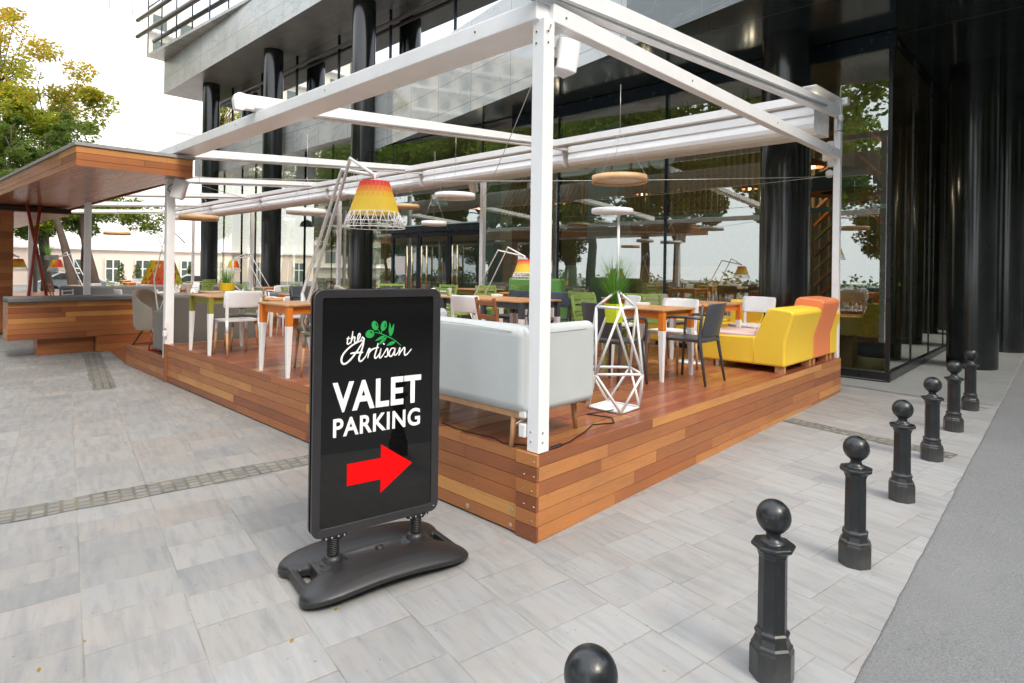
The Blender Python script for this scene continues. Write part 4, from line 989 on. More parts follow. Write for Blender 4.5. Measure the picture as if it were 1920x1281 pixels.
leaf(.0579, 1.2812, .0541, 1.3609, .0085, 6); leaf(.0604, 1.2811, .0796, 1.3528, .0085, 7); leaf(.0277, 1.2874, -.0337, 1.2607, .0085, 8); leaf(.0378, 1.2799, -.0161, 1.2353, .009, 9); leaf(.0913, 1.2512, .0335, 1.2313, .010, 10)
m.build('olive_branch_logo', M_green, SG)
m = MB()
m.cur = 0
for x, z, a, b, rot in ((-.054, 1.310, .010, .003, -.7), (-.026, 1.352, .0025, .011, .35), (.026, 1.346, .0025, .012, -.25)):
    P = []
    for i in range(12): t_ = 2*math.pi*i/12; xx, zz = a*math.cos(t_), b*math.sin(t_); P.append((x+xx*math.cos(rot)-zz*math.sin(rot), YF-.0022, z+xx*math.sin(rot)+zz*math.cos(rot)))
    m.quad(P[::-1])
m.build('logo_highlight', M_panel, SG)
# springs, clamps
for x in (-.245, .245):
    m = MB(); m.lathe([(.0, .13), (.022, .13), (.022, .262), (0, .262)], 16, (x, 0, 0), cap=False); m.build('spring_core', M_cable, SG)
    m = MB(); m.tube([(x+.030*math.cos(a), .030*math.sin(a), .134+.0098*a/6.283) for a in [6.283*9*i/144 for i in range(145)]], .0040, 6); m.build('spring', M_plast, SG)
    MB().lathe([(.056, .08), (.053, .112), (.044, .126), (.036, .132), (0, .132)], 28, (x, 0, 0), cap=False).build('spring_collar', M_plast, SG)
    m = MB(); m.box((x, 0, .234), (.135, .062, .013)); m.box((x, -.026, .236), (.12, .012, .016)); m.box((x, 0, .222), (.085, .05, .014)); m.build('clamp', M_frame, SG, bevel=.003)
    m = MB()
    for dx in (-.05, -.018, .018, .05): m.cyl((x+dx, -.032, .236), (x+dx, -.037, .236), .0055, n=10)
    m.build('bolt', M_chrome, SG)
m = MB(); m.cyl((HW-.03, -.030, ZC-HH+.03), (HW-.03, -.036, ZC-HH+.03), .004, n=8); m.build('bolt', M_chrome, SG)
# base: two swept lobes with a valley between, notched ends
m = MB(); m.smooth_ = True
def lobe(sgn):
    rows = []; n = 28; LX = .475
    for i in range(n+1):
        a = math.sin(math.pi/2*(-1+2*i/n)); x = a*LX; e = (1-abs(a)**4.5)**.5 if abs(a) < 1 else 0
        yc = sgn*(.162+.028*a*a); hw = .004+.140*e; c = math.cos(a*math.pi/2)
        zb_ = .006+.034*c**1.5; zt_ = .082+.046*c**1.1; zt_ = .012+(zt_-.012)*max(.02, e)**.6
        ring = []
        for k in range(20):
            t_ = 2*math.pi*k/20; cy_, cz_ = math.cos(t_), math.sin(t_)
            yy = yc+hw*math.copysign(abs(cy_)**.75, cy_); out_ = max(0, sgn*cy_)
            zt2 = zt_-.03*out_**2*c
            zb2 = zb_*(out_*1.0)+.004
            zm = (zt2+zb2)/2; ring.append((x, yy, zm+(zt2-zb2)/2*math.copysign(abs(cz_)**.8, cz_)))
        rows.append(ring)
    m.grid(rows, True, True); b = len(m.v)
    m.face([b-20+k for k in range(20)]); m.face([b-20*(n+1)+k for k in range(20)][::-1])
lobe(-1); lobe(1)
m.prism([(-.345, -.17), (.345, -.17), (.345, .17), (-.345, .17)], .010, .084)
for sx in (-1, 1): m.box((sx*.425, 0, .034), (.035, .26, .05)); m.lathe([(.080, .06), (.072, .092), (.060, .102), (0, .104)], 24, (sx*.245, 0, 0), cap=False); m.lathe([(.0, .05), (.075, .05), (.072, .06)], 24, (sx*.245, 0, 0), cap=False)
bo = m.build('ballast_base', M_plast, SG)
rm = bo.modifiers.new('remesh', 'REMESH'); rm.mode = 'VOXEL'; rm.voxel_size = .0065; rm.use_smooth_shade = True
sm_ = bo.modifiers.new('smooth', 'SMOOTH'); sm_.iterations = 6; sm_.factor = .5
MB().lathe([(.022, .078), (.022, .098), (0, .098)], 20, (.03, .02, 0), cap=False).build('filler_cap', M_cable, SG)
# ================================================================ bar: bench, canopy, walls
t = thing('plank_bench', 'long wooden plank bench with grey cushion top left of the lower terrace', 'bench', (0, 0, 0))
MB().boards((-11.0, -1.29, .95), (0,1,0), (0,0,-1), (1,0,0), 5.6, .655, .092, 1.6, .0035, .02, 61).build('plank_front', M_fascia, t)
MB().boards((-11.0, -1.29, .95), (-1,0,0), (0,0,-1), (0,-1,0), .6, .655, .092, .6, .0035, .02, 62).build('plank_end', M_fascia, t)
MB().box((-11.31, 1.51, .62), (.58, 5.55, .63)).build('carcass', M_gapd, t)
MB().boards((-11.16, -.86, .30), (0,1,0), (0,0,-1), (1,0,0), .85, .31, .1, 1.2, .0035, .02, 63).build('plinth', M_fascia, t)
MB().boards((-11.16, -.86, .30), (-1,0,0), (0,0,-1), (0,-1,0), .4, .31, .1, .6, .0035, .02, 64).build('plinth', M_fascia, t)
MB().box((-11.36, -.4, .15), (.38, .86, .29)).build('carcass', M_gapd, t)
for y0, L_ in ((-1.31, 1.95), (.66, 1.9), (2.58, 1.7)): MB().box((-11.24, y0+L_/2, 1.0), (.66, L_-.01, .09)).build('cushion', M_cush, t, bevel=.025, seg=4)
t = thing('plank_planter', 'low block of light hardwood planks at the foot of the bench', 'planter', (0, 0, 0))
MB().boards((-10.95, .0, .295), (0,1,0), (0,0,-1), (1,0,0), 2.2, .29, .145, 2.2, .0035, .02, 71).build('plank_front', M_fascia, t)
MB().boards((-10.95, .0, .295), (-1,0,0), (0,0,-1), (0,-1,0), .2, .29, .145, 1, .0035, .02, 72).build('plank_end', M_fascia, t)
MB().box((-11.06, 1.1, .14), (.18, 2.15, .27)).build('carcass', M_gapd, t)
# bar canopy
CN = thing('bar_canopy', 'flat wooden bar canopy with plank fascia and grey metal edge on the left', 'canopy')
zb, zt = 2.86, 3.11
cy0, cy1 = -1.14, .20; xr = -6.62; xl = -24
yl = -1.14-.037*(xr-xl)
m = MB()
o = V((xr, cy0, zt))
MB().boards((xr, cy0, zt), (0,1,0), (0,0,-1), (1,0,0), cy1-cy0, zt-zb, .085, 1.6, .004, .02, 81).build('fascia', M_fascia, CN)
u = V((xl-xr, yl-cy0, 0)); L_ = u.length; u.normalize()
MB().boards((xr, cy0, zt), u, (0,0,-1), V((u.y, -u.x, 0))*(1 if u.x < 0 else -1)*-1 if False else (0,-1,0), L_, zt-zb, .085, 2.4, .004, .02, 82).build('fascia', M_fascia, CN)
MB().boards((xr-.01, cy1, zt), (-1,0,0), (0,0,-1), (0,1,0), xr-xl, zt-zb, .085, 2.4, .004, .02, 83).build('fascia', M_fascia, CN)
fm = MB(); fm.boards((xr-.02, cy0+.02, zb+.004), u, (0,1,0), (0,0,-1), L_-.1, 1.30, .07, 2.6, .006, .016, 84); fm.boards((xr-.6, cy0+.1, zb+.026), (-1,0,0), (0,1,0), (0,0,-1), xr-xl-.8, 1.22, .07, 2.6, .006, .016, 86); fm.build('ceiling_boards', M_ceil, CN)
m = MB(); m.hexa([(xr+.02, cy0-.02, zt+.003), (xr+.02, cy1+.02, zt+.003), (xl, cy1+.02, zt+.003), (xl, yl-.02, zt+.003), (xr+.02, cy0-.02, zt+.045), (xr+.02, cy1+.02, zt+.045), (xl, cy1+.02, zt+.045), (xl, yl-.02, zt+.045)]); m.build('metal_edge', M_greycover, CN)
MB().boards((-13.9, -1.6, 2.72), (-1,0,0), (0,1,0), (0,0,-1), 8, 1.7, .12, 2.6, .006, .02, 85).build('dropped_ceiling', M_ceil, CN)
MB().box((-17.9, -.75, 2.79), (8, 1.68, .10)).build('dropped_box', M_gapd, CN)
t = thing('bar_wall', 'tall plank clad bar wall at the left edge of the photo', 'wall')
MB().boards((-15.6, -1.62, 2.84), (0,1,0), (0,0,-1), (1,0,0), .92, 2.82, .16, 1, .004, .02, 91).build('planks', M_fascia, t)
MB().box((-15.9, -1.16, 1.42), (.55, .90, 2.82)).build('core', M_gapd, t)
t = thing('crossed_poles', 'pair of rust red crossed poles under the bar canopy', 'pole')
MB().tube([(-13.5, -.27, .30), (-13.5, -.735, 2.86)], .03, 12).build('pole', M_redp, t)
p0, p1 = (-13.44, -.755, ZL), (-13.44, -.52, 2.86)
MB().tube([p0, p1], .03, 12).build('pole', M_redp, t)
t = thing('crossed_poles', 'pair of thin rust red poles in front of the plank bar wall', 'pole')
for a, b in (((-14.2, -1.35, ZL), (-14.4, -1.25, 2.7)), ((-14.2, -1.15, ZL), (-14.4, -1.33, 2.7))): MB().tube([a, b], .022, 10).build('pole', M_redp, t)
# bar furniture
t = thing('metal_armchair', 'white tubular metal armchair with horizontal back bars at the grey sofa', 'armchair', (-12.1, -.05, ZL), R(150))
for k in range(5): MB().tube([(-.24, .21, .50+k*.075), (0, .25, .50+k*.075), (.24, .21, .50+k*.075)], .011, 6).build('back_bar', M_whited, t)
for s in (-1, 1):
    MB().tube([(s*.26, -.22, 0), (s*.26, -.22, .62), (s*.26, .15, .63), (s*.26, .22, .60)], .014, 8).build('arm_frame', M_whited, t)
    MB().tube([(s*.24, .24, 0), (s*.25, .21, .45), (s*.24, .23, .83)], .014, 8).build('leg', M_whited, t)
MB().box((0, 0, .44), (.48, .44, .03)).build('seat', M_whited, t, bevel=.01)
# tables + chairs on the lower terrace
rr = random.Random(12)
kinds = [(white_ladder, 'white ladderback chair', 'white ladderback chairs'), (white_cafe, 'white cafe chair', 'white cafe chairs'), (green_slat, 'green slatted armchair', 'green slatted armchairs'), (white_arm, 'white armchair', 'white armchairs'), (char_arm, 'charcoal armchair', 'charcoal armchairs'), (wood_ladder, 'brown timber chair', 'timber ladderback chairs')]
spots = [(-8.6, 2.4, t_orange, 'orange apron table behind the taupe couch', (1, 3, 4)), (-8.4, 4.6, t_olive, 'olive apron table at the back of the lower terrace', (2, 2, 4)),
  (-10.2, 3.6, t_orange, 'orange apron table below the second white ring light', (2, 1, 3)), (-11.9, 4.9, t_orange, 'orange apron table by the second black column from the left', (2, 4, 2)),
  (-12.4, 1.4, t_olive, 'olive apron table behind the plank bench', (3, 0, 1)), (-12.3, 2.7, t_char, 'charcoal apron table behind the plank bench', (0, 0, 5)),
  (-14.6, 4.9, t_orange, 'orange apron table between the first and second black columns', (2, 3, 2)), (-15.2, 1.9, t_orange, 'orange apron table left of the crossed lamp', (0, 1, 3)),
  (-17.4, 3.1, t_orange, 'orange apron table in front of the pink building', (3, 0, 1)), (-17.8, 1.1, t_olive, 'olive apron table near the tree trunks', (0, 1, 5)),
  (-20.3, 3.0, t_orange, 'orange apron table far down the terrace', (3, 0, 2)), (-21.0, 5.2, t_olive, 'olive apron table beside the leftmost black column', (2, 2, 4)), (-23.3, 3.6, t_orange, 'farthest orange apron table of the terrace', (1, 3, 0))]
shorts = ['behind the taupe couch', 'behind the leftmost main deck post', 'below the second white ring light', 'at the second black column', 'nearest the plank bench', 'behind the bench cushions', 'between two columns', 'left of the crossed lamp', 'before the pink building', 'near the tree trunks', 'far down the terrace', 'beside the leftmost black column', 'at the very far end']
for i, (x, y, T, lab, ks) in enumerate(spots):
    T.put((x, y, ZL), R(rr.uniform(-3, 3)), lab, GT)
    for j, k in enumerate(ks):
        a = [0, R(90), R(180)][j] + rr.uniform(-.1, .1); dx, dy = ((0, .5), (.5, 0), (-.1, -.5))[j]
        ang = [R(0), R(-90), R(180)][j]
        pr, nm, grp = kinds[k]
        pr.put((x+dx*1.05, y+dy*1.05, ZL), ang+rr.uniform(-.2, .2), '%s on the %s side of the table %s' % (nm, ('far', 'right', 'near')[j], shorts[i]), grp)
# ================================================================ office building
OB = thing('office_building', 'dark glass and marble office building on round black granite columns', 'building')
def column(x, y, r, z0, z1): 
    m = MB(); n = 48
    m.lathe([(r, z0), (r, z1)], n, (x, y, 0), cap=False); o = m.build('column', M_colm, OB); return o
def colmat():
    m = N('polished granite column'); p = m.pos(); ob = m.obj(); o = m.vec(p[0], p[1], p[2])
    n1 = m.noise(m.scalev(o, (1, 1, .7)), 2.6, 9, .7, .5); ve = m.m('ABSOLUTE', m.m('SUBTRACT', n1, .5))
    w = m.noise(o, 2.2, 5, .6)
    c = m.mix(m.mapr(w, .35, .7, 0, 1), (.004,.005,.005), (.011,.014,.013)); c = m.mix(m.mapr(ve, 0, .012, .35, 0), c, (.035,.048,.042))
    f = m.m('FRACT', m.m('DIVIDE', m.m('ADD', p[2], .48), 1.52)); d = m.m('MINIMUM', f, m.m('SUBTRACT', 1, f))
    c = m.mix(m.mapr(d, .0015, .004, .9, 0), c, (.001,.001,.001))
    return m.done(m.bsdf(c, .19, 0, None, .15, .08, .6))
M_colm = colmat()
column(-.938, 6.66, .352, 0, 5.3)
for x, y in ((.98, 9.95), (1.16, 12.9), (1.3, 15.7)): column(x, y, .355, 0, 5.3)
for x in (-13.65, -19.85, -26.1): column(x, 7.3, .35, 0, 9.78)
# big soffit over the right hand side, edge skewed like the paving
zs = 5.22
A0, A1 = V((-13.4, 7.55, zs)), V((3.4, 4.10, zs))
m = MB(); m.quad([(-13.4, 7.55, zs), (-13.4, 17, zs), (3.6, 17, zs), (3.4, 4.10, zs)]); m.build('soffit', M_darksoff, OB)
m = MB(); dd_ = (A1-A0); 
def onA(f, z): p = A0+dd_*f; return (p.x, p.y, z)
fl = .62
m.quad([onA(0, zs), onA(fl, zs), onA(fl, 7.3), onA(0, 7.3)]); m.build('marble_fascia', marble('polished marble fascia', (.44,.46,.45), (.33,.36,.36), (.2,.23,.22), .07, 1.55, .68, spec=.8, coat=.6), OB)
m = MB(); m.quad([onA(fl, zs), onA(1, zs), onA(1, 7.3), onA(fl, 7.3)]); m.build('marble_fascia', M_bluetile, OB)
m = MB(); m.quad([(A1.x, A1.y, zs), (3.6, 17, zs), (3.6, 17, 30), (A1.x, A1.y, 30)]); m.build('side_cladding', M_black, OB)
m = MB(); m.quad([onA(0, 7.3), onA(1, 7.3), (3.5, 17, 7.3), (-13.4, 17, 7.3)]); m.build('ledge', M_soff, OB)
# first floor slab on the left
m = MB(); m.box((-21.2, 8.4, 6.6), (16.2, 1.4, 1.42)); m.build('slab_fascia', M_marble, OB)
m = MB(); m.box((-21.2, 12.5, 6.6), (16.1, 7, 1.38)); m.build('slab', M_soff, OB)
# upper glass band
m = MB(); m.quad([(-29, 8.16, 7.3), (8, 8.16, 7.3), (8, 8.16, 9.75), (-29, 8.16, 9.75)]); m.build('clerestory_glass', M_mirror, OB)
m = MB(); m.box((-11, 8.9, 8.5), (37, .1, 2.4)); m.build('inner_blind', M_indark, OB)
x = -29
k = 0
while x < 8: MB().box((x, 8.14, 8.52), (.035, .05, 2.45)).build('mullion', M_mull, OB); x += 3.1
m = MB(); m.tube([(-29, 8.02, 9.24), (6, 8.02, 9.24)], .06, 12); m.build('handrail', plain('grey bronze rail', (.16,.13,.12), .4, .5), OB)
# upper marble slab and its soffit
m = MB(); m.box((-11, 9.9, 10.55), (37, 7.1, 1.6)); o = m.build('upper_slab_fascia', M_marble, OB)
m = MB(); m.quad([(-29.48, 6.37, 9.746), (-29.48, 13.3, 9.746), (7.4, 13.3, 9.746), (7.4, 6.37, 9.746)][::-1]); m.build('upper_soffit', M_soff, OB)
# mirror glazed box on top, turned a few degrees
bx = V((-29.4, 5.62, 11.36)); ang = R(4.3); ux = V((math.cos(ang), math.sin(ang), 0)); uy = V((-ux.y, ux.x, 0))
def bq(a, b, z): p = bx+ux*a+uy*b; return (p.x, p.y, z)
m = MB(); m.quad([bq(0, 0, 11.42), bq(36, 0, 11.42), bq(36, 0, 22), bq(0, 0, 22)]); m.quad([bq(0, 9, 11.42), bq(0, 0, 11.42), bq(0, 0, 22), bq(0, 9, 22)]); m.build('mirror_glazing', M_mirror, OB)
m = MB(); m.hexa([bq(-.03, -.03, 11.30), bq(36, -.03, 11.30), bq(36, 9, 11.30), bq(-.03, 9, 11.30), bq(-.03, -.03, 11.42), bq(36, -.03, 11.42), bq(36, 9, 11.42), bq(-.03, 9, 11.42)]); m.build('box_floor', M_marble, OB)
m = MB(); m.hexa([bq(.6, .5, 11.45), bq(35, .5, 11.45), bq(35, 8.8, 11.45), bq(.6, 8.8, 11.45), bq(.6, .5, 21.9), bq(35, .5, 21.9), bq(35, 8.8, 21.9), bq(.6, 8.8, 21.9)]); m.build('inner_core', M_indark, OB)
for z in (12.2, 12.95): m = MB(); m.tube([bq(-.25, -.35, z), bq(36, -.35, z)], .095, 12); m.build('sunshade_tube', plain('dark bronze tube', (.10,.085,.075), .35, .6), OB)
for a in [1.6*k+.02 for k in range(23)]: MB().bar(bq(a, -.01, 11.42), bq(a, -.01, 22), .03, .03).build('mullion', M_mull, OB)
for z in (13.6, 15.2): MB().bar(bq(0, -.012, z), bq(36, -.012, z), .03, .03).build('transom', M_mull, OB)
# ground floor glazing
GY = 7.37
m = MB(); m.quad([(-28.5, GY+.6, .12), (-13.6, GY+.6, .12), (-13.6, GY+.6, 5.9), (-28.5, GY+.6, 5.9)]); m.build('glass_wall', M_glass, OB)
for xa, xb, za in ((-13.6, -12.1, .12), (-8.4, .29, .12), (-12.1, -8.4, 2.7)):
    m = MB(); m.quad([(xa, GY, za), (xb, GY, za), (xb, GY, 5.2), (xa, GY, 5.2)]); m.build('glass_wall', M_glass, OB)
m = MB(); m.quad([(.29, GY, .12), (.30, 16.5, .2), (.30, 16.5, 5.2), (.29, GY, 5.2)]); m.build('glass_wall', M_glass, OB)
for x in (-12.13, -8.37, -5.95, -3.35): MB().box((x, GY+.04, 2.65), (.06, .09, 5.1)).build('mullion', M_mull, OB)
MB().box((.285, GY+.01, 2.65), (.055, .06, 5.1)).build('mullion', M_frame, OB)
for x in (-26.3, -24.3, -22.9, -21.3, -18.6, -16.6, -15.0): MB().box((x, GY+.63, 3.0), (.06, .06, 5.8)).build('mullion', M_mull, OB)
for y in (8.9, 10.4, 11.9, 13.4): MB().box((.296, y, 2.65), (.02, .03, 5.1)).build('mullion', M_frame, OB)
MB().box((-3.5, GY-.005, .15), (7.65, .06, .14)).build('sill', M_frame, OB); MB().box((.30, 11.7, .17), (.06, 8.6, .12)).build('sill', M_frame, OB)
MB().box((-3.5, GY, 5.08), (7.7, .08, .25)).build('head_rail', M_mull, OB)
# entrance vestibule
for x0, x1, hs_ in ((-12.1, -10.86, (-11.27, -11.06)), (-10.84, -9.6, (-10.62, -10.40)), (-9.58, -8.4, (-9.34, -9.15))):
    m = MB(); m.quad([(x0+.07, GY, .2), (x1-.07, GY, .2), (x1-.07, GY, 2.5), (x0+.07, GY, 2.5)]); d_ = m.build('door', M_glassdoor, OB)
    m = MB(); m.box((x0+.035, GY, 1.35), (.07, .06, 2.5)); m.box((x1-.035, GY, 1.35), (.07, .06, 2.5)); m.box(((x0+x1)/2, GY, 2.55), (x1-x0-.15, .06, .12)); m.box(((x0+x1)/2, GY, .2), (x1-x0-.15, .06, .12)); m.build('door_frame', M_mull, d_)
    for xx in hs_:
        m = MB(); m.tube([(xx, GY-.09, .7), (xx, GY-.09, 2.25)], .026, 10); m.tube([(xx, GY-.09, .85), (xx, GY, .85)], .01, 6); m.tube([(xx, GY-.09, 2.1), (xx, GY, 2.1)], .01, 6); m.build('handle', M_brass, d_)
MB().box((-10.25, GY-.02, 2.70), (3.9, .22, .16)).build('door_canopy', M_mull, OB)
MB().box((-10.25, GY-.03, 2.80), (3.9, .26, .03)).build('door_canopy_edge', M_pillar, OB)
MB().box((-4.05, GY+.04, 2.66), (8.6, .05, .07)).build('transom', M_pillar, OB)
# interior shell
zf = .11
m = MB(); m.quad([(-28.5, 7.3, zf), (.28, 7.3, zf), (.28, 17, zf), (-28.5, 17, zf)]); m.build('interior_floor', M_infloor, OB)
m = MB(); m.quad([(-28.5, 13.6, 0), (.25, 13.6, 0), (.25, 13.6, 6), (-28.5, 13.6, 6)]); m.build('interior_wall', M_inwall, OB)
m = MB(); m.quad([(-13.5, 7.5, 5.1), (-13.5, 17, 5.1), (.25, 17, 5.1), (.25, 7.5, 5.1)]); m.build('interior_ceiling', M_inwall, OB)
m = MB(); m.box((-11.5, 17.3, 12), (30, .5, 24)); m.build('rear_wall', M_indark, OB)
m = MB(); m.box((6, 17.2, 12), (9, .5, 24)); m.build('rear_wall', M_black, OB)
def slats(x0, x1, y, z0, z1, step, ang=0, mat=None):
    m = MB(); x = x0
    while x < x1:
        dz = math.tan(ang)*(z1-z0)
        m.bar((x, y, z0), (x+dz, y, z1), .05, .04); x += step
    return m.build('slat_screen', mat or M_slat, OB)
slats(-6.8, -4.8, 9.3, 3.1, 4.9, .12); slats(-4.7, -.8, 9.6, 2.9, 5.0, .13); slats(-9.4, -6.9, 9.0, 3.1, 4.9, .14, R(30)); slats(-3.0, -.2, 12.5, .2, 4.9, .2)
m = MB()
for k in range(16): m.box((-4.1, 9.8, 3.0+k*.12), (1.4, .05, .06))
m.build('louvre_panel', M_orange if False else M_slat, OB)
MB().box((-5.9, 9.2, 2.6), (.85, .55, 5.0)).build('interior_pillar', M_pillar, OB)
MB().box((-10.6, 10.2, 2.6), (.6, .5, 5.0)).build('interior_pillar', M_pillar, OB)
MB().box((-16.9, 10.5, 2.9), (.35, .35, 5.6)).build('interior_pillar', M_slat, OB)
MB().box((-.55, 8.4, 2.6), (.30, .30, 5.0)).build('interior_pillar', M_slat, OB)
# chevron wall behind the black column
m = MB(); cols = [M_slat, M_walnut, M_olive, M_orange, M_leg]; 
for k in range(16):
    m.cur = k % 5
    z = .3+k*.28; m.bar((-1.3, 9.2, z), (-.75, 9.2, z+.55), .11, .04); m.bar((-.73, 9.2, z+.55), (-.2, 9.2, z), .11, .04)
m.build('chevron_wall', cols, OB)
MB().box((-5.2, 12, 1.25), (3.0, .6, 1.1)).build('bar_counter', M_slat, OB)
MB().box((-10.6, 12.4, 1.25), (3.4, .6, 1.1)).build('bar_counter', M_pillar, OB)
m = MB()
for s_ in ((0, 1), (.45, .5)): pass
lt = [(-5.5, 'n'), (-4.82, 'r'), (-4.38, 'n'), (-3.94, 'o'), (-3.48, 'd')]
for cx_, kk in lt:
    if kk == 'd': m.prism([(.26*math.cos(a), .2*math.sin(a)) for a in [2*math.pi*i/24 for i in range(24)]], 0, .05, Matrix.Translation((cx_, 7.46, 3.80)) @ Matrix.Rotation(R(90), 4, 'X'))
    elif cx_ < -5: m.prism([(-.5, -.14), (.2, -.14), (.42, -.05), (.5, .14), (-.5, .14)], 0, .05, Matrix.Translation((cx_+.05, 7.46, 3.80)) @ Matrix.Rotation(R(90), 4, 'X'))
    else: m.box((cx_, 7.44, 3.80), (.36, .05, .28))
m.build('sign_letters', M_whited, OB)
MB().box((-11.66, GY-.03, 1.72), (.44, .02, .5)).build('menu_board', M_whited, OB)
# things inside
def emis(name, col, st):
    m = N(name); e = m.n('ShaderNodeEmission'); e.inputs[0].default_value = (*col, 1); e.inputs[1].default_value = st; return m.done(e.outputs[0])
M_bulbw = emis('warm lit bulb', (1, .50, .20), 5); M_spark = emis('small clear bulb', (.85, .95, 1), 2.2)
DL = None
for i, (x, y) in enumerate(((-5.6, 10.2), (-3.2, 10.8), (-1.2, 8.7), (-8.6, 10.6), (-11.5, 10.2))):
    lab = ['warm lit ceiling lamp inside, left of the mint pillar', 'warm lit ceiling lamp inside, right of the mint pillar', 'warm lit ceiling lamp inside beside the chevron wall', 'warm lit ceiling lamp inside above the entrance doors', 'warm lit ceiling lamp inside, behind the third column'][i]
    t = thing('ceiling_lamp', lab, 'ceiling lamp', (x, y, 3.55), 0, 'warm lamps lit inside the restaurant')
    MB().lathe([(.20, 0), (.17, .10), (.05, .16), (0, .16)], 24, cap=False).build('lamp_shade', M_walnut, t); MB().lathe([(0, -.03), (.05, -.015), (.06, .02), (0, .06)], 14, cap=False).build('bulb', M_bulbw, t); MB().cyl((0, 0, .15), (0, 0, 1.55), .006, n=6).build('cord', M_cable, t)
    pl_ = bpy.data.lights.new('lamp', 'POINT'); pl_.energy = 9; pl_.color = (1, .80, .58); pl_.shadow_soft_size = .12
    po = bpy.data.objects.new('lamp_light', pl_); COL.objects.link(po); po.parent = t; po.location = (0, 0, -.12)
# clusters of small clear bulbs high behind the glass
cr = random.Random(9); cl0 = thing('bulb_cluster', '', 'chandelier')
m = MB()
for k in range(11):
    x, y, z = cr.uniform(-.16, .16), cr.uniform(-.12, .12), cr.uniform(-.28, .12)
    m.lathe([(.0, -.012), (.012, 0), (0, .012)], 8, (x, y, z), cap=False)
m.build('bulbs', M_spark, cl0); m = MB()
for k in range(7): x, y = cr.uniform(-.16, .16), cr.uniform(-.12, .12); m.tube([(x, y, -.1), (x*.3, y*.3, .48)], .003, 4)
m.build('wires', M_cable, cl0); cl0 = Proto(cl0)
for k in range(9):
    cl0.put((-6.6+k*.62, 8.35, 4.58+.01*k), .7*k, 'cluster of small clear bulbs hanging high behind the glass, number %s from the corner post' % ['one', 'two', 'three', 'four', 'five', 'six', 'seven', 'eight', 'nine'][k] if False else ['cluster of tiny clear bulbs behind the glass left of the corner post', 'cluster of tiny clear bulbs hidden behind the corner post', 'cluster of tiny clear bulbs just right of the corner post', 'cluster of tiny clear bulbs where the thin cable ends', 'cluster of tiny clear bulbs left of the first mullion', 'cluster of tiny clear bulbs at the mullion', 'cluster of tiny clear bulbs right of the mullion', 'cluster of tiny clear bulbs under the middle of the side beam', 'rightmost cluster of tiny clear bulbs behind the glass'][k], 'clusters of tiny bulbs behind the glass')
def pend(x, y, z, kind, lab):
    t = thing('pendant_lamp', lab, 'pendant lamp', (x, y, z), 0, 'mint pendant lamps behind the glass')
    if kind == 'dome': MB().lathe([(.27, 0), (.26, .08), (.2, .19), (.1, .25), (.02, .27), (0, .27)], 32, cap=False).build('lamp_shade', M_mint, t)
    else: MB().lathe([(.19, 0), (.19, .42), (.17, .44), (0, .44)], 32, cap=False).build('lamp_shade', M_mint, t)
    MB().cyl((0, 0, .26), (0, 0, 5.1-z), .006, n=6).build('cord', M_cable, t)
pend(-11.9, 8.9, 3.56, 'dome', 'mint dome pendant lamp right of the zigzag shade')
pend(-13.5, 8.9, 3.35, 'cyl', 'mint cylinder pendant lamp just right of the wire cage')
pend(-14.6, 8.9, 2.95, 'cyl', 'mint cylinder pendant lamp seen through the wire cage')
pend(-20.4, 9.0, 3.25, 'dome', 'mint dome pendant lamp between the two middle columns')
pend(-19.6, 9.0, 3.25, 'cyl', 'mint cylinder pendant lamp beside the mint dome lamp')
t = thing('drum_lamp', 'orange drum lamp shade glowing behind the shop glass', 'lamp', (-2.88, 8.6, 0))
MB().lathe([(.0, 1.27), (.40, 1.27), (.40, 1.63), (0, 1.63)], 36, cap=False).build('lamp_shade', plain('orange drum shade', (.85,.45,.10), .7), t); MB().cyl((0, 0, zf), (0, 0, 1.4), .015).build('stem', M_brass, t)
t = thing('hanging_lamp', 'large slate blue dome lamp behind the far right post', 'pendant lamp', (-.62, 8.3, 3.0))
MB().lathe([(.62, 0), (.58, .14), (.42, .32), (.2, .42), (.0, .44)], 36, cap=False).build('lamp_shade', M_slate, t); MB().lathe([(.60, .0), (.3, .02)], 36, cap=False).build('lamp_rim', M_orange, t); MB().cyl((0, 0, .4), (0, 0, 2.1), .01).build('cord', M_cable, t)
t = thing('red_arm_lamp', 'dark red bell lamp on a folding arm behind the glass on the left', 'lamp', (-17.9, 9.0, 2.6))
MB().lathe([(.30, 0), (.29, .08), (.22, .28), (.07, .42), (.05, .58), (0, .6)], 28, cap=False).build('lamp_shade', plain('dark red enamel', (.60,.04,.045), .4), t)
MB().tube([(0, 0, .5), (-.5, 0, .45), (-1.5, 0, -.6)], .02, 6).build('arm', M_cable, t)
t = thing('potted_tree', 'young leafy tree in a woven basket behind the right corner glass', 'potted plant', (-.02, 8.05, zf))
MB().lathe([(0, 0), (.20, 0), (.235, .22), (.24, .26), (0, .26)], 32, cap=False).build('basket', M_basket, t)
MB().lathe([(0, .26), (.243, .26), (.25, .46), (.235, .46), (0, .43)], 32, cap=False).build('band', M_slate, t)
MB().tube([(0, 0, .4), (.03, .02, .9), (-.03, 0, 1.4), (0, 0, 1.9)], .022, 8, r2=.01).build('trunk', M_leg, t)
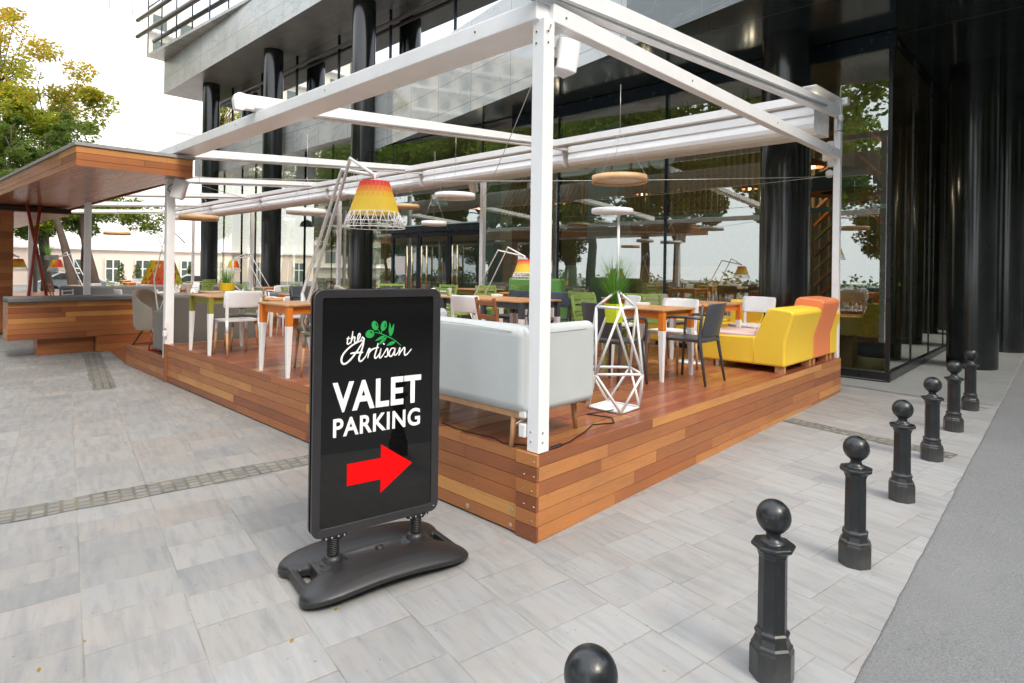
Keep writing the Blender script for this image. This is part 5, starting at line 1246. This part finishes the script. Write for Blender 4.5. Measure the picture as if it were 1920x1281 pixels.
def leaves(m, c, n, rad, size, seed, flat=.7, tonef=None):
    r = random.Random(seed)
    for i in range(n):
        while True:
            p = V((r.uniform(-1, 1), r.uniform(-1, 1), r.uniform(-1, 1)))
            if p.length < 1: break
        p = V((p.x*rad[0], p.y*rad[1], p.z*rad[2]))+V(c); s_ = size*r.uniform(.6, 1.3)
        a = V((r.gauss(0, 1), r.gauss(0, 1), r.gauss(0, flat))).normalized(); b = a.cross(V((r.gauss(0, 1), r.gauss(0, 1), r.gauss(0, 1)))).normalized()
        b_ = m.add([p-a*s_*.5, p+b*s_*.28, p+a*s_*.5, p-b*s_*.28]); m.face([b_, b_+1, b_+2, b_+3], tone=(tonef(p, r) if tonef else r.random())+.0001)
m = MB(); leaves(m, (0, 0, 1.35), 900, (.33, .33, .55), .055, 4); leaves(m, (-.1, 0, 1.0), 500, (.34, .3, .4), .05, 5); m.build('foliage', M_grassl, t)
t = thing('striped_chair', 'striped fabric chair on a thin metal stem behind the corner glass', 'chair', (-.55, 8.0, zf), R(200))
MB().lathe([(.02, .5), (.2, .52), (.3, .62), (.33, .85), (.31, .86), (.27, .66), (0, .56)], 28, cap=False).build('shell', M_inwall, t); MB().cyl((0, 0, 0), (0, 0, .5), .02).build('stem', M_chrome, t); MB().cyl((0, 0, 0), (0, 0, .02), .2).build('base', M_chrome, t)
for i, (x, y) in enumerate(((-2.9, 8.9), (-2.2, 9.6), (-1.6, 9.0), (-3.4, 10.2))):
    char_arm.put((x, y, zf), R(40+70*i), ['charcoal armchair inside the restaurant left of the drum lamp', 'charcoal armchair inside the restaurant under the drum lamp', 'charcoal armchair inside the restaurant next to the black column', 'charcoal armchair deep inside the restaurant'][i], 'charcoal armchairs')
# ================================================================ trees
def tree_mesh(name, H, crown, seed, leafm, n_l=5200, lsize=.16, trunk_r=.22, fork=.35, tonef=None, spread=.8):
    """crown: list of (cx,cy,cz,rx,ry,rz); limbs run to clumps placed in the crown volumes"""
    r = random.Random(seed); t = thing(name, '', 'tree')
    m = MB(); z1 = H*fork
    base = [(0, 0, -.2), (.04, .02, z1*.35), (-.05, .06, z1*.7), (.05, 0, z1)]
    m.tube([V(p) for p in base], trunk_r, 10, r2=trunk_r*.72)
    l = MB(); tops = []
    tot = sum(c[3]*c[4]*c[5] for c in crown)
    for c in crown:
        k = max(5, int(46*c[3]*c[4]*c[5]/tot))
        hub = V((c[0]*.6, c[1]*.6, max(z1+.3, c[2]-c[5]*.6)))
        m.tube([V(base[-1]), (V(base[-1])+hub)/2+V((r.uniform(-.2, .2), r.uniform(-.2, .2), .1)), hub], trunk_r*.55, 7, r2=trunk_r*.34)
        for i in range(k):
            while True:
                p = V((r.uniform(-1, 1), r.uniform(-1, 1), r.uniform(-1, 1)))
                if .25 < p.length < 1: break
            p = V((c[0]+p.x*c[3], c[1]+p.y*c[4], c[2]+p.z*c[5]))
            mid = hub.lerp(p, .5)+V((r.uniform(-.3, .3), r.uniform(-.3, .3), r.uniform(.0, .4)))
            m.tube([hub, mid, p], trunk_r*.2, 5, r2=trunk_r*.05)
            tops.append(p)
            R_ = r.uniform(.5, 1.0)*spread*(sum(c[3:6])/3)*.46
            nn = int(n_l*c[3]*c[4]*c[5]/tot/k)
            leaves(l, p, nn, (R_*1.2, R_*1.2, R_*.85), lsize, r.randrange(10**6), .5, tonef)
    m.build('trunk', M_bark, t); l.build('crown', leafm, t)
    return Proto(t)
def autumn(p, r):
    f = .22+.6*max(0, min(1, (p.z-7)/7)) + r.gauss(0, .15)
    return max(0, min(1, f*.9))
maple = tree_mesh('maple_tree', 15, [(0, 0, 11.2, 2.9, 2.9, 3.2), (1.1, .5, 8.0, 2.4, 2.4, 1.9), (-1.6, -.4, 9.0, 2.0, 2.0, 2.3)], 5, M_leaf, 19000, .21, .20, .40, autumn, .66)
tall = tree_mesh('tall_tree', 18, [(0, 0, 14.6, 2.4, 2.4, 3.6), (.5, .8, 10, 2.2, 2.2, 2.4)], 6, M_leaf, 10000, .21, .22, .4, lambda p, r: max(0, min(1, .35+.5*(p.z-10)/8+r.gauss(0, .15))), .66)
dark = tree_mesh('evergreen_tree', 9, [(0, 0, 6.0, 2.0, 2.0, 2.3), (-.7, .3, 4.4, 1.9, 1.9, 1.6), (.8, .3, 7.6, 1.2, 1.2, 1.0)], 8, M_leafd, 15000, .17, .16, .3, lambda p, r: min(1, max(0, .35+r.gauss(0, .28))), .8)
def at(px, dep):           # photo column -> ground point at a depth, for the far background only
    F = V((-.6925, .7214, 0)); R0 = V((.7214, .6925, 0)); return V((CAM.x, CAM.y, 0)) + F*dep + R0*dep*(px-960)/1128
TG = 'trees beyond the terrace'
def put(P, px, dep, rz, lab, z=-.4, grp=TG):
    p = at(px, dep); return P.put((p.x, p.y, z), R(rz), lab, grp)
put(maple, 84, 34, 40, 'round crowned tree with leaves turning yellow and orange above the canopy')
put(tall, -10, 36, 0, 'tall tree with yellow tipped leaves cut by the left edge')
put(dark, 62, 30, 20, 'dark evergreen tree just above the left end of the canopy roof').scale = (1.05, 1.05, 1.05)
put(dark, 158, 33, 190, 'dark evergreen tree above the canopy corner').scale = (1.0, 1.0, 1.18)
put(dark, -10, 28, 70, 'dark evergreen tree at the far left behind the bar wall')
# two leaning trunks with thin crowns under the canopy
def lean_tree(px, dep, pts, crown, lab, seed):
    p = at(px, dep); t = thing('street_tree', lab, 'tree', (p.x, p.y, -.4), R(0), 'leaning street trees')
    m = MB(); m.tube([V(q) for q in pts], .22, 10, r2=.09); 
    r = random.Random(seed); top = V(pts[-1]); l = MB()
    for c in crown:
        m.tube([V(pts[-2]), (V(pts[-2])+V(c[:3]))/2+V((0, 0, .5)), V(c[:3])], .07, 6, r2=.02)
        for i in range(9):
            q = V(c[:3])+V((r.uniform(-1, 1)*c[3], r.uniform(-1, 1)*c[3], r.uniform(-1, 1)*c[4])); m.tube([V(c[:3]), q], .02, 4, r2=.008)
            leaves(l, q, 130, (.55, .55, .28), .15, r.randrange(10**6), .5, lambda p, rr_: min(1, max(0, .25+rr_.gauss(0, .15))))
    m.build('trunk', M_bark, t); l.build('crown', M_leaf, t)
# offsets are in world axes: right in the picture is about (+.72,+.69)
rg = V((.7214, .6925, 0))
def o2(a, z): return tuple(rg*a + V((0, 0, z)))
lean_tree(148, 27, [o2(0, 0), o2(-.35, 1.5), o2(-.65, 2.8), o2(-1.0, 3.9), o2(-1.6, 5.5)], [(*o2(-1.9, 5.2), 1.5, .9), (*o2(-2.6, 4.4), 1.4, .7)], 'leaning street tree trunk left of the grey post', 3)
lean_tree(188, 29, [o2(0, 0), o2(-.35, 1.6), o2(-.75, 3.0), o2(-.9, 4.2), o2(-.4, 5.5)], [(*o2(.9, 4.6), 1.2, .5), (*o2(1.9, 4.2), 1.0, .5), (*o2(-.9, 5.6), 1.3, .8)], 'leaning street tree trunk right of the grey post with a low yellow green branch', 4)
lean_tree(98, 31, [o2(0, 0), o2(-.3, 1.6), o2(-.6, 3.2), o2(-.9, 4.6)], [(*o2(-.9, 4.8), 1.4, .8)], 'thin leaning street tree between the two shaded lamps', 9)
for i, (x, y, rz, sc) in enumerate(((-22, -13, 0, .8), (-26, -14, 90, .9), (-30.5, -13, 200, .75), (-36, -14, 30, .9), (-43, -13.5, 140, .9), (-52, -14, 250, 1), (-3.2, -12.5, 60, .85), (1.2, -12, 170, .9))):
    dark.put((x, y, -.3), R(rz), 'dark bushy evergreen across the plaza behind the viewer, mirrored in the glass', 'evergreens across the plaza').scale = (sc*1.2, sc*1.2, sc)
# trees and hedges across the plaza (seen mirrored in the glass)
plaza = tree_mesh('plaza_tree', 12, [(0, 0, 8.4, 3.6, 3.6, 3.4), (1.8, .8, 5.6, 2.4, 2.4, 1.6), (-1.9, -.5, 6.0, 2.4, 2.4, 1.9)], 21, M_leafb, 17000, .27, .26, .30, None, .95)
for i, (x, y, rz, lb) in enumerate([(-8.5, -17, 0, 'first'), (-15.5, -15.5, 90, 'second'), (-23, -17, 200, 'third'), (-31, -15, 300, 'fourth'), (-40, -18, 40, 'fifth'), (1.0, -18, 140, 'sixth'), (9, -14, 250, 'seventh'), (-50, -15, 20, 'eighth'), (14, -4, 60, 'ninth'), (13.5, 5, 160, 'tenth'), (14, 14, 210, 'eleventh'), (-6.5, -8.4, 30, 'a'), (-13, -7.8, 110, 'b'), (-20, -8.5, 260, 'c'), (-27, -20, 10, 'd'), (-35, -21, 100, 'd'), (-45, -22, 200, 'e'), (-58, -20, 60, 'f')]):  # the three nearest on the left are added out of view to shade the paving
    tr_ = plaza.put((x, y, -.3), R(rz), 'broad green tree out of frame across the plaza behind the viewer, mirrored in the glass', 'trees across the plaza')
    if x < -22: tr_.scale = (1.45, 1.45, 1.45)
m = MB(); rh = random.Random(4)
for i in range(46):
    x = -55+i*1.5; h = 1.1+rh.uniform(-.3, .5); leaves(m, (x, -20+rh.uniform(-1, 1), h*.5), 170, (1.1, .8, h*.6), .26, i)
tag(m.build('hedge', M_leafb), 'long dark hedge across the plaza mirrored in the glass', 'hedge', None, 'stuff')
# ================================================================ far buildings
PB = thing('pink_building', 'low pale pink building with white framed windows beyond the terrace', 'building')
bxx = -52
m = MB(); m.box((bxx-3, 14, .3), (6, 44, 4.9)); m.build('wall', M_pink, PB)
m = MB(); m.box((bxx+.08, 14, 2.75), (.35, 44.2, .16)); m.build('cornice', M_whitew, PB)
for i, y in enumerate((-2.5, 1.0, 5.2, 6.9, 9.4, 11.4, 14.7, 17.2, 20.5, 24.5)):
    if i in (2,):
        m = MB(); m.box((bxx+.05, y, .7), (.12, 1.6, 3.0)); m.build('door', M_wind, PB); continue
    m = MB(); m.box((bxx+.04, y, .95), (.14, .95, 2.0)); w_ = m.build('window', M_wind, PB)
    m = MB()
    for dy in (-.5, 0, .5): m.box((bxx+.13, y+dy, .95), (.06, .09, 2.1))
    for dz in (-1.0, .3, 1.0): m.box((bxx+.12, y, .95+dz), (.05, 1.08, .09))
    m.build('frame', M_winw, w_)
m = MB(); m.box((bxx-5, 16, 5.2), (8, 48, 4.9)); m.build('upper_storey', M_whitew, PB)
WB = thing('white_building', 'tall white building block washed out by the light behind the terrace', 'building')
m = MB(); m.box((-66, 12, 6), (10, 24, 12)); m.box((-63, 21.5, 6.8), (12, 13, 13.6)); m.build('wall', M_whitew, WB)
m = MB(); m.box((-63, 21.5, 13.75), (12.8, 13.8, .35)); m.box((-66, 12, 12.1), (10.5, 24.5, .3)); m.build('roof_slab', M_whitew, WB)
WB2 = thing('white_building', 'very tall white tower with a roof railing at the top left', 'building')
m = MB(); m.box((-88, 22, 16), (12, 19, 32)); m.build('wall', M_whitew, WB2)
m = MB()
for k in range(8): m.tube([(-82, 13+k*2.4, 32), (-82, 13+k*2.4, 33.2)], .05, 5)
m.tube([(-82, 13, 33.2), (-82, 30, 33.2)], .05, 5); m.build('railing', M_wind, WB2)
for i, (px, dep) in enumerate(((227, 40), (258, 40), (357, 38))):
    p = at(px, dep); t = thing('conifer_shrub', ['small conifer shrub before the pink wall, leftmost', 'small conifer shrub before the pink wall, second', 'small conifer shrub between the posts, rightmost'][i], 'shrub', (p.x, p.y, -.5), 0, 'small conifers before the pink wall')
    m = MB()
    for k in range(5): leaves(m, (0, 0, .5+k*.35), 130, (.5-.08*k, .5-.08*k, .3), .13, k+i*9)
    m.build('foliage', M_leafd, t); MB().cyl((0, 0, -.2), (0, 0, .6), .05).build('trunk', M_bark, t)
# parked cars beyond the terrace
def car(px, dep, rz, col, lab):
    p = at(px, dep); t = thing('parked_car', lab, 'car', (p.x, p.y, -.35), R(rz), 'cars parked beyond the terrace')
    m = MB(); P = [(-2.1, .25), (2.1, .25), (2.15, .6), (2.0, .8), (1.2, .92), (.5, 1.38), (-1.0, 1.42), (-1.8, .98), (-2.12, .85)]
    Mx = Matrix(((1,0,0,0), (0,0,1,0), (0,1,0,0), (0,0,0,1))); m.prism(P, -.85, .85, Mx); m.build('body', col, t, bevel=.09, seg=4)
    m = MB(); m.prism([(1.02, .95), (.44, 1.32), (-.92, 1.36), (-1.55, .98)], -.865, .865, Mx); m.build('windows', M_wind, t)
    for sx in (-1.3, 1.35):
        for sy in (-.8, .8): MB().cyl((sx, sy-.1, .3), (sx, sy+.1, .3), .31, n=20).build('wheel', M_cable, t)
car(150, 38, 80, plain('silver car paint', (.5,.52,.55), .25, .4, .8), 'silver car parked between the shaded lamps and the wooden bar')
car(385, 36, 70, plain('pale car paint', (.62,.64,.66), .25, .3, .8), 'pale car parked behind the posts in front of the pink building')
t = thing('apartment_block', 'tall cream apartment block far to the left mirrored in the top floor glass', 'building')
m = MB(); m.box((-84, -24, 17), (10, 30, 34)); m.build('wall', plain('cream render', (.62,.57,.46), .85), t)
for fl_ in range(10):
    for k in range(9):
        y = -37+k*3.3; m = MB(); m.box((-78.97, y, 3+fl_*3.2), (.1, 1.6, 1.7)); m.build('window', M_wind, t)
    MB().box((-78.6, -24, 1.6+fl_*3.2), (.8, 30, .25)).build('ledge', M_whitew, t)
t = thing('opposite_building', 'dull brown office block across the road mirrored in the black columns', 'building')
m = MB(); m.box((27, 8, 9), (10, 80, 18)); m.build('wall', plain('dull brown render', (.30,.28,.26), .85), t)
for fl_ in range(5):
    m = MB()
    for k in range(26): m.box((21.98, -30+k*3, 2.2+fl_*3.4), (.1, 1.7, 1.8))
    m.build('window_row', M_wind, t)
# ================================================================ litter of leaves
m = MB(); r = random.Random(77)
for i in range(50):
    x, y = r.uniform(-6, 1.5), r.uniform(-3, 6.2)
    if x < .05 and y > -.05: continue
    s_ = r.uniform(.006, .018); a = r.uniform(0, 6.28); z = gz(y)+.004
    m.quad([(x+s_*math.cos(a), y+s_*math.sin(a), z), (x+s_*.5*math.cos(a+1.6), y+s_*.5*math.sin(a+1.6), z+.003), (x-s_*math.cos(a), y-s_*math.sin(a), z), (x+s_*.5*math.cos(a-1.6), y+s_*.5*math.sin(a-1.6), z+.002)], tone=r.uniform(.62, .8))
tag(m.build('fallen_leaves', M_leaf), 'tiny fallen leaves and grit scattered on the paving', 'leaf litter', None, 'stuff')
